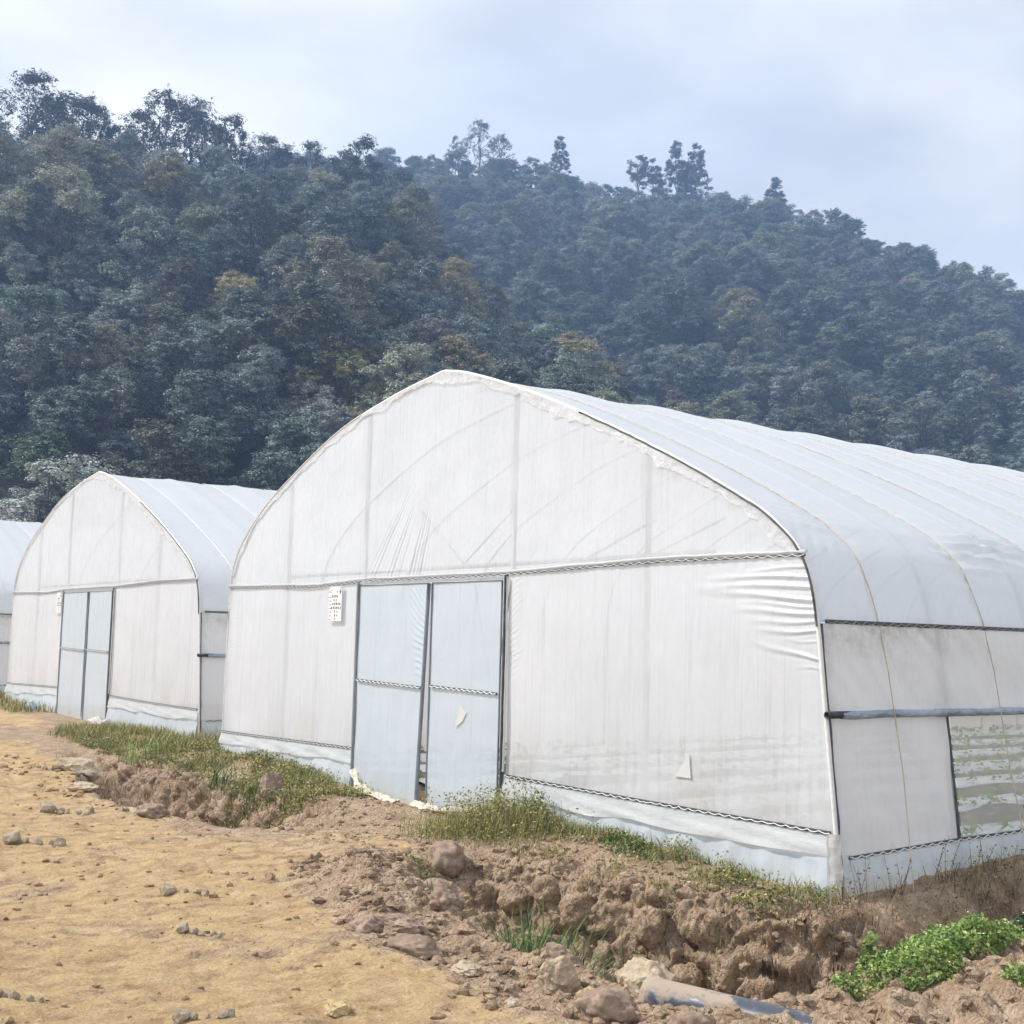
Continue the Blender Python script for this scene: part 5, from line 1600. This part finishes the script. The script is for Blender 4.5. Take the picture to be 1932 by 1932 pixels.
dry = Acc()
X, Y = sample(6000, 4.95, 6.2, -0.9, 3.2, lambda X, Y: 0.35 + 0.65 * clump(X, Y, 2.4, 5.0))
blades(dry, X, Y, rg.uniform(0.05, 0.22, len(X)), rg.uniform(0.002, 0.005, len(X)), rg, 1.3)
leafy(dry, X[:4000], Y[:4000], rg.uniform(0.0, 0.08, 4000), rg.uniform(0.006, 0.016, 4000), rg)
X, Y = sample(2500, -6, -1.0, -1.65, -1.15, lambda X, Y: 0.6 + 0 * X)
blades(dry, X, Y, rg.uniform(0.06, 0.22, len(X)), rg.uniform(0.003, 0.006, len(X)), rg, 1.2)
tag(dry.build("dry_grass", M_DRY, None, False), "dead brown stems and litter on the side slope and ditch bank", "dry grass", kind='stuff')

def tuft(x, y, n, h, spread, label, group, mat=M_GREEN, w=0.010, lean=1.1, name="grass_tuft"):
    a = Acc()
    X = x + rg.normal(size=n) * spread
    Y = y + rg.normal(size=n) * spread
    blades(a, X, Y, rg.uniform(0.5, 1.0, n) * h, rg.uniform(0.6, 1.2, n) * w, rg, lean)
    o = a.build(name, mat, None, False)
    return tag(o, label, "grass tuft", group)
tuft(3.90, -1.78, 150, 0.62, 0.13, "long green grass tuft at the left end of the right ditch", "green tufts in the right ditch")
tuft(4.30, -1.88, 150, 0.60, 0.14, "long green grass tuft behind the pointed brown clod", "green tufts in the right ditch")
tuft(4.72, -1.95, 120, 0.52, 0.12, "green grass tuft between the pointed clod and the cream rock", "green tufts in the right ditch")
tuft(5.65, -2.15, 60, 0.22, 0.08, "short olive tuft between the cream rock and the dark pipe", "green tufts in the right ditch", M_GRASS)
tuft(-2.35, -1.05, 60, 0.40, 0.10, "bright green blade tuft on the far bank of the left ditch", "green tufts on the left bank", M_GREEN, 0.014)
tuft(-5.1, -0.85, 60, 0.42, 0.14, "yellow-green tuft on the bank near the middle greenhouse", "green tufts on the left bank", M_LUSH, 0.014)
for x, y, lb in ((3.55, -1.05, "left"), (4.15, -0.95, "middle"), (4.62, -0.86, "right")):
    tuft(x, y, 60, 0.14, 0.05, "pale olive tuft hanging on the bare bank, the %s one of three" % lb, "olive tufts on the bare bank", M_GRASS, 0.005, 1.6)
tuft(6.0, -0.05, 9, 0.42, 0.03, "few tall pale grass blades behind the bright leafy weeds", None, M_GRASS, 0.012, 0.6)

def leafy_weed(x, y, rx, ry, h, n, size, label, group, mat=M_LUSH, flowers=0, name="leafy_weed", stems=0):
    t = thing(name, label, "weed", (x, y, 0), 0.0, group)
    a = Acc()
    th = rg.uniform(0, 2 * np.pi, n)
    rr = np.sqrt(rg.random(n))
    X = x + rx * rr * np.cos(th)
    Y = y + ry * rr * np.sin(th)
    dome = np.sqrt(np.maximum(0, 1 - rr ** 2)) * (0.55 + 0.6 * np.abs(perlin(X * 6, Y * 6, 1.0))) + 0.15
    zo = h * dome * rg.uniform(0.45, 1.0, n)
    C = np.stack([X, Y, gzv(X, Y) + zo], -1)
    Nn = rg.normal(size=(n, 3)) * 0.5 + np.stack([np.cos(th) * rr * 0.5, np.sin(th) * rr * 0.5, 0 * th + 0.8], -1)
    Nn /= np.linalg.norm(Nn, axis=1, keepdims=True)
    # each leaf: an oval of six corners folded at the midrib
    tt = np.cross(Nn, rg.normal(size=(n, 3)))
    tt /= np.linalg.norm(tt, axis=1, keepdims=True)
    bb = np.cross(Nn, tt)
    s = (size * rg.uniform(0.5, 1.25, n))[:, None]
    V = np.stack([C - tt * s, C - tt * s * 0.3 - bb * s * 0.62 + Nn * s * 0.18, C + tt * s * 0.4 - bb * s * 0.5 + Nn * s * 0.15, C + tt * s - Nn * s * 0.2, C + tt * s * 0.4 + bb * s * 0.5 + Nn * s * 0.15, C - tt * s * 0.3 + bb * s * 0.62 + Nn * s * 0.18], 1)
    F = np.concatenate([(np.arange(n) * 6)[:, None] + np.array(q) for q in ((0, 1, 2, 3), (0, 3, 4, 5))])
    a.add(V.reshape(-1, 3) - np.array([x, y, 0]), F)
    sm = Acc()
    for k in range(10):
        i = rg.integers(0, n)
        p1 = C[i] - np.array([x, y, 0])
        p0 = np.array([(C[i, 0] - x) * 0.6, (C[i, 1] - y) * 0.6, gz(C[i, 0], C[i, 1]) - 0.02])
        sm.tube([p0, (p0 + p1) / 2 + rg.normal(size=3) * 0.01, p1], 0.0025, 4)
    sm.build("stems", M_GREEN, t)
    if flowers:
        i = rg.choice(n, flowers)
        V, F = leaf_quads(C[i] + np.array([0, 0, size * 0.9]) - np.array([x, y, 0]), np.tile(np.array([[0, -0.3, 0.95]]), (flowers, 1)), np.full(flowers, 0.0055), rg, 0.9)
        a.add(V, F, 1)
    a.build("leaves", [mat, M_PETAL], t, False)
    return t
WG = "bright leafy weeds on the right mound"
leafy_weed(6.26, -0.92, 0.29, 0.36, 0.21, 4800, 0.0135, "largest bright green leafy weed patch with tiny white flowers", WG, flowers=70)
leafy_weed(6.46, -1.50, 0.22, 0.24, 0.14, 1900, 0.0135, "bright leafy weed spilling in front of the largest patch", WG, flowers=16)
leafy_weed(6.26, -0.38, 0.20, 0.15, 0.14, 950, 0.0135, "leafy weed behind the largest bright patch, on its right", WG, flowers=14)
leafy_weed(6.27, -1.55, 0.07, 0.07, 0.20, 160, 0.018, "upright small leafy weed left of the bright patch", WG, flowers=6)
leafy_weed(6.37, -1.85, 0.10, 0.08, 0.10, 180, 0.014, "low yellow-green weed beside the dark pipe", WG, flowers=6)
leafy_weed(5.78, -1.40, 0.07, 0.07, 0.10, 90, 0.016, "little green weed at the foot of the bare bank", WG)
leafy_weed(6.22, -0.10, 0.16, 0.16, 0.22, 170, 0.036, "dark green broad-leaved weed at the right edge", WG, M_GREEN, flowers=6)
leafy_weed(6.95, -1.35, 0.10, 0.12, 0.12, 200, 0.015, "small green weed at the bottom right corner", WG, flowers=5)
leafy_weed(5.25, -1.85, 0.22, 0.14, 0.14, 420, 0.016, "dark green leafy weed in the ditch behind the cream rock", WG, M_GREEN)
HG = "low weeds along the house foot"
leafy_weed(1.92, -0.22, 0.16, 0.12, 0.34, 420, 0.013, "tall thin dark weed against the skirt right of the doors", HG, M_GREEN)
leafy_weed(3.25, -0.35, 0.28, 0.16, 0.13, 330, 0.014, "dark green low weed at the house foot mid bank", HG, M_GREEN)
leafy_weed(4.28, -0.45, 0.14, 0.12, 0.14, 170, 0.014, "small green weed at the house foot near the corner", HG, M_GRASS)
leafy_weed(4.72, -0.62, 0.20, 0.16, 0.15, 330, 0.015, "yellow-green weed on the bank just below the corner post", HG, M_GRASS)
leafy_weed(2.62, -1.70, 0.18, 0.16, 0.14, 300, 0.012, "dark weed around the earthy boulder at the ditch head", HG, M_GRASS)

def stem_plant(x, y, z0, n, h, label, group, lean=0.3):
    a = Acc()
    for k in range(n):
        p0 = np.array([x + rg.normal() * 0.05, y + rg.normal() * 0.03, z0])
        hh = h * rg.uniform(0.6, 1.0)
        dx = rg.normal(size=2) * lean * hh
        Q = [p0, p0 + np.array([dx[0] * 0.3, dx[1] * 0.2, hh * 0.5]), p0 + np.array([dx[0], dx[1] * 0.4, hh])]
        t = np.linspace(0, 1, 7)[:, None]
        C = (1 - t) ** 2 * Q[0] + 2 * t * (1 - t) * Q[1] + t ** 2 * Q[2]
        a.tube(C, np.linspace(0.003, 0.0012, 7), 4)
        V, F = leaf_quads(C[3:] + rg.normal(size=(4, 3)) * 0.01, rg.normal(size=(4, 3)), np.full(4, 0.008), rg)
        a.add(V, F)
    return tag(a.build("dry_weed", M_DRY, None, False), label, "weed", group)
for x, y, n, h, lb in ((5.0, 0.02, 7, 0.32, "dry weed stalks at the corner post foot"), (4.98, 0.42, 5, 0.30, "dry weed stalks left of the first hanging rope"), (5.0, 0.85, 6, 0.34, "dry weed stalks right of the first hanging rope"), (5.0, 1.25, 5, 0.30, "dry weed stalks before the first side post"), (5.02, 1.85, 4, 0.42, "thin dark weed stalks in front of the insect net")):
    stem_plant(x, y, gz(x, y) - 0.02, n, h, lb, "dry weeds along the side skirt")

# ------------------------------------------------------------------ pipe, scraps, door cloths
def big_pipe():
    p0, p1 = np.array([5.74, -2.50, -0.04]), np.array([7.6, -2.02, -0.06])
    t = np.linspace(0, 1, 40)[:, None]
    a = Acc()
    th = np.linspace(0, 2 * np.pi, 28, endpoint=False)
    d = (p1 - p0) / np.linalg.norm(p1 - p0)
    s = np.cross(d, (0, 0, 1.0))
    s /= np.linalg.norm(s)
    u = np.cross(s, d)
    ring = lambda c, r: c + r * (np.cos(th)[:, None] * s + np.sin(th)[:, None] * u)
    R = [ring(p0 + d * 0.5, 0.076), ring(p0, 0.079), ring(p0, 0.090)] + [ring(p0 + (p1 - p0) * q, 0.090) for q in np.linspace(0.02, 1, 40)]
    a.grid(np.stack([np.vstack([r, r[:1]]) for r in R], 0))
    m, n, l, out = new_mat("muddy_black_pipe")
    z = noise_node(n, l, 6.0, 7.0, 0.65)
    ge = n.new("ShaderNodeNewGeometry")
    sx_ = n.new("ShaderNodeSeparateXYZ")
    tcn = n.new("ShaderNodeTexCoord")
    l.new(tcn.outputs['Object'], sx_.inputs[0])
    f = mathn(n, l, 'ADD', z.outputs[0], mathn(n, l, 'MULTIPLY', sx_.outputs[2], 1.4))
    f = mathn(n, l, 'SUBTRACT', f, mathn(n, l, 'MULTIPLY', mathn(n, l, 'SUBTRACT', sx_.outputs[0], 6.1), 0.32))
    mud = ramp_node(n, l, f, [(0.50, (0, 0, 0)), (0.60, (1, 1, 1))])
    c = mixc(n, l, mud.outputs[0], (0.055, 0.065, 0.09), (0.36, 0.285, 0.215))
    p = n.new("ShaderNodeBsdfPrincipled")
    l.new(c, p.inputs['Base Color'])
    rr_ = ramp_node(n, l, mud.outputs[0], [(0, (0.32,) * 3), (1, (0.9,) * 3)])
    l.new(rr_.outputs[0], p.inputs['Roughness'])
    l.new(p.outputs[0], out.inputs[0])
    tag(a.build("pipe", m), "black plastic pipe smeared with mud lying along the ditch", "pipe")
big_pipe()

def cloth(path, w0, label, name, mat=M_CREAM, cat="plastic sheet", seed=1, h=0.06, group=None):
    P_ = np.array(path, float)
    s = np.linspace(0, 1, 50)
    k = np.linspace(0, 1, len(P_))
    C = np.stack([np.interp(s, k, P_[:, q]) for q in range(3)], -1)
    v = np.linspace(-0.5, 0.5, 16)
    S_, V_ = np.meshgrid(s, v, indexing='ij')
    wob = fbm(S_ * 5 + seed, V_ * 2, seed, 4)
    X = C[:, None, 0] + 0.03 * wob
    Y = C[:, None, 1] + V_ * w0 * (0.7 + 0.5 * perlin(S_ * 4, 0.3, seed)) + 0.02 * wob
    Zb = C[:, None, 2] + h * np.cos(V_ * np.pi) * (0.6 + 0.6 * wob) + 0.015 * fbm(S_ * 14, V_ * 7, seed, 3)
    a = Acc()
    a.grid(np.stack([X, Y, Zb], -1), attr=0.25 + 0 * X)
    return tag(a.build(name, mat, None, True, "dirt"), label, cat, group)
cloth([(-1.32, -0.06, 0.20), (-1.12, -0.10, 0.08), (-0.85, -0.16, 0.04), (-0.45, -0.20, 0.03), (-0.20, -0.22, 0.02)], 0.13, "crumpled cream sheet under the ajar left door leaf", "plastic_sheet", seed=1, group="cream sheets under the doors")
cloth([(0.0, -0.16, 0.03), (0.3, -0.19, 0.03), (0.7, -0.17, 0.05), (1.05, -0.13, 0.09)], 0.15, "crumpled cream sheet under the right door leaf", "plastic_sheet", seed=4, group="cream sheets under the doors")
cloth([(-10.3, 0.30, 0.15), (-9.9, 0.22, 0.12), (-9.4, 0.18, 0.12)], 0.30, "crumpled off-white sack right of the middle greenhouse's doors", "sack", M_FLAP, "sack", 7, 0.10)
cloth([(5.32, 0.95, gz(5.32, 0.95) + 0.03), (5.25, 1.6, gz(5.25, 1.6) + 0.03), (5.22, 2.2, gz(5.22, 2.2) + 0.03)], 0.08, "torn white film strip on the side slope", "film_scrap", M_FLAP, "film scrap", 9, 0.02)
cloth([(5.45, 0.35, gz(5.45, 0.35) + 0.02), (5.42, 0.6, gz(5.42, 0.6) + 0.02), (5.40, 0.9, gz(5.40, 0.9) + 0.02)], 0.03, "thin grey film strip below the torn white strip", "film_scrap", M_SIDE, "film scrap", 11, 0.01)
rock(-13.55, 0.22, (0.26, 0.20, 0.20), 61, M_BLUEBAG, "crumpled pale blue plastic bag left of the middle greenhouse's doors", 0.2, 0.4, name="plastic_bag", cat="plastic bag", facets=0.8, rough=0.4)
# torn patches stuck on the film
def patch(pts, y, label):
    a = Acc()
    P_ = np.array([(x, y, z) for x, z in pts])
    a.add(np.vstack([P_, P_ + np.array([0, 0.003, 0])]), [tuple(range(len(pts)))])
    n = len(pts)
    a.f.append(np.array([[n + k for k in range(n)][::-1]]))
    a.m.append(np.array([0], np.int32))
    a.f.append(np.array([(k, n + k, n + (k + 1) % n, (k + 1) % n) for k in range(n)]))
    a.m.append(np.zeros(n, np.int32))
    tag(a.build("film_patch", M_PATCH, None, False), label, "film patch", "pale repair patches on the film")
M_PATCH = simple_mat("repair_patch", (0.635, 0.63, 0.595), (0.68, 0.675, 0.64), 8, 0.6)
patch([(0.49, 0.78), (0.56, 0.99), (0.66, 0.92), (0.60, 0.84)], -0.047, "cream triangular patch on the right door leaf")
patch([(3.33, 0.62), (3.48, 0.80), (3.50, 0.62)], -0.016, "cream patch low on the right front panel")

# ------------------------------------------------------------------ air
def haze():
    a = Acc()
    a.box((-60, 90, 61), (560, 560, 128))
    m, n, l, out = new_mat("valley_haze")
    v = n.new("ShaderNodeVolumePrincipled")
    v.inputs['Color'].default_value = (0.38, 0.59, 1.0, 1)
    v.inputs['Density'].default_value = HAZE
    v.inputs['Anisotropy'].default_value = 0.2
    l.new(v.outputs[0], out.inputs['Volume'])
    o = a.build("haze", m, None, False)
    tag(o, "thin blue haze hanging over the valley", "haze", kind='stuff')
HAZE = 0.0017
haze()
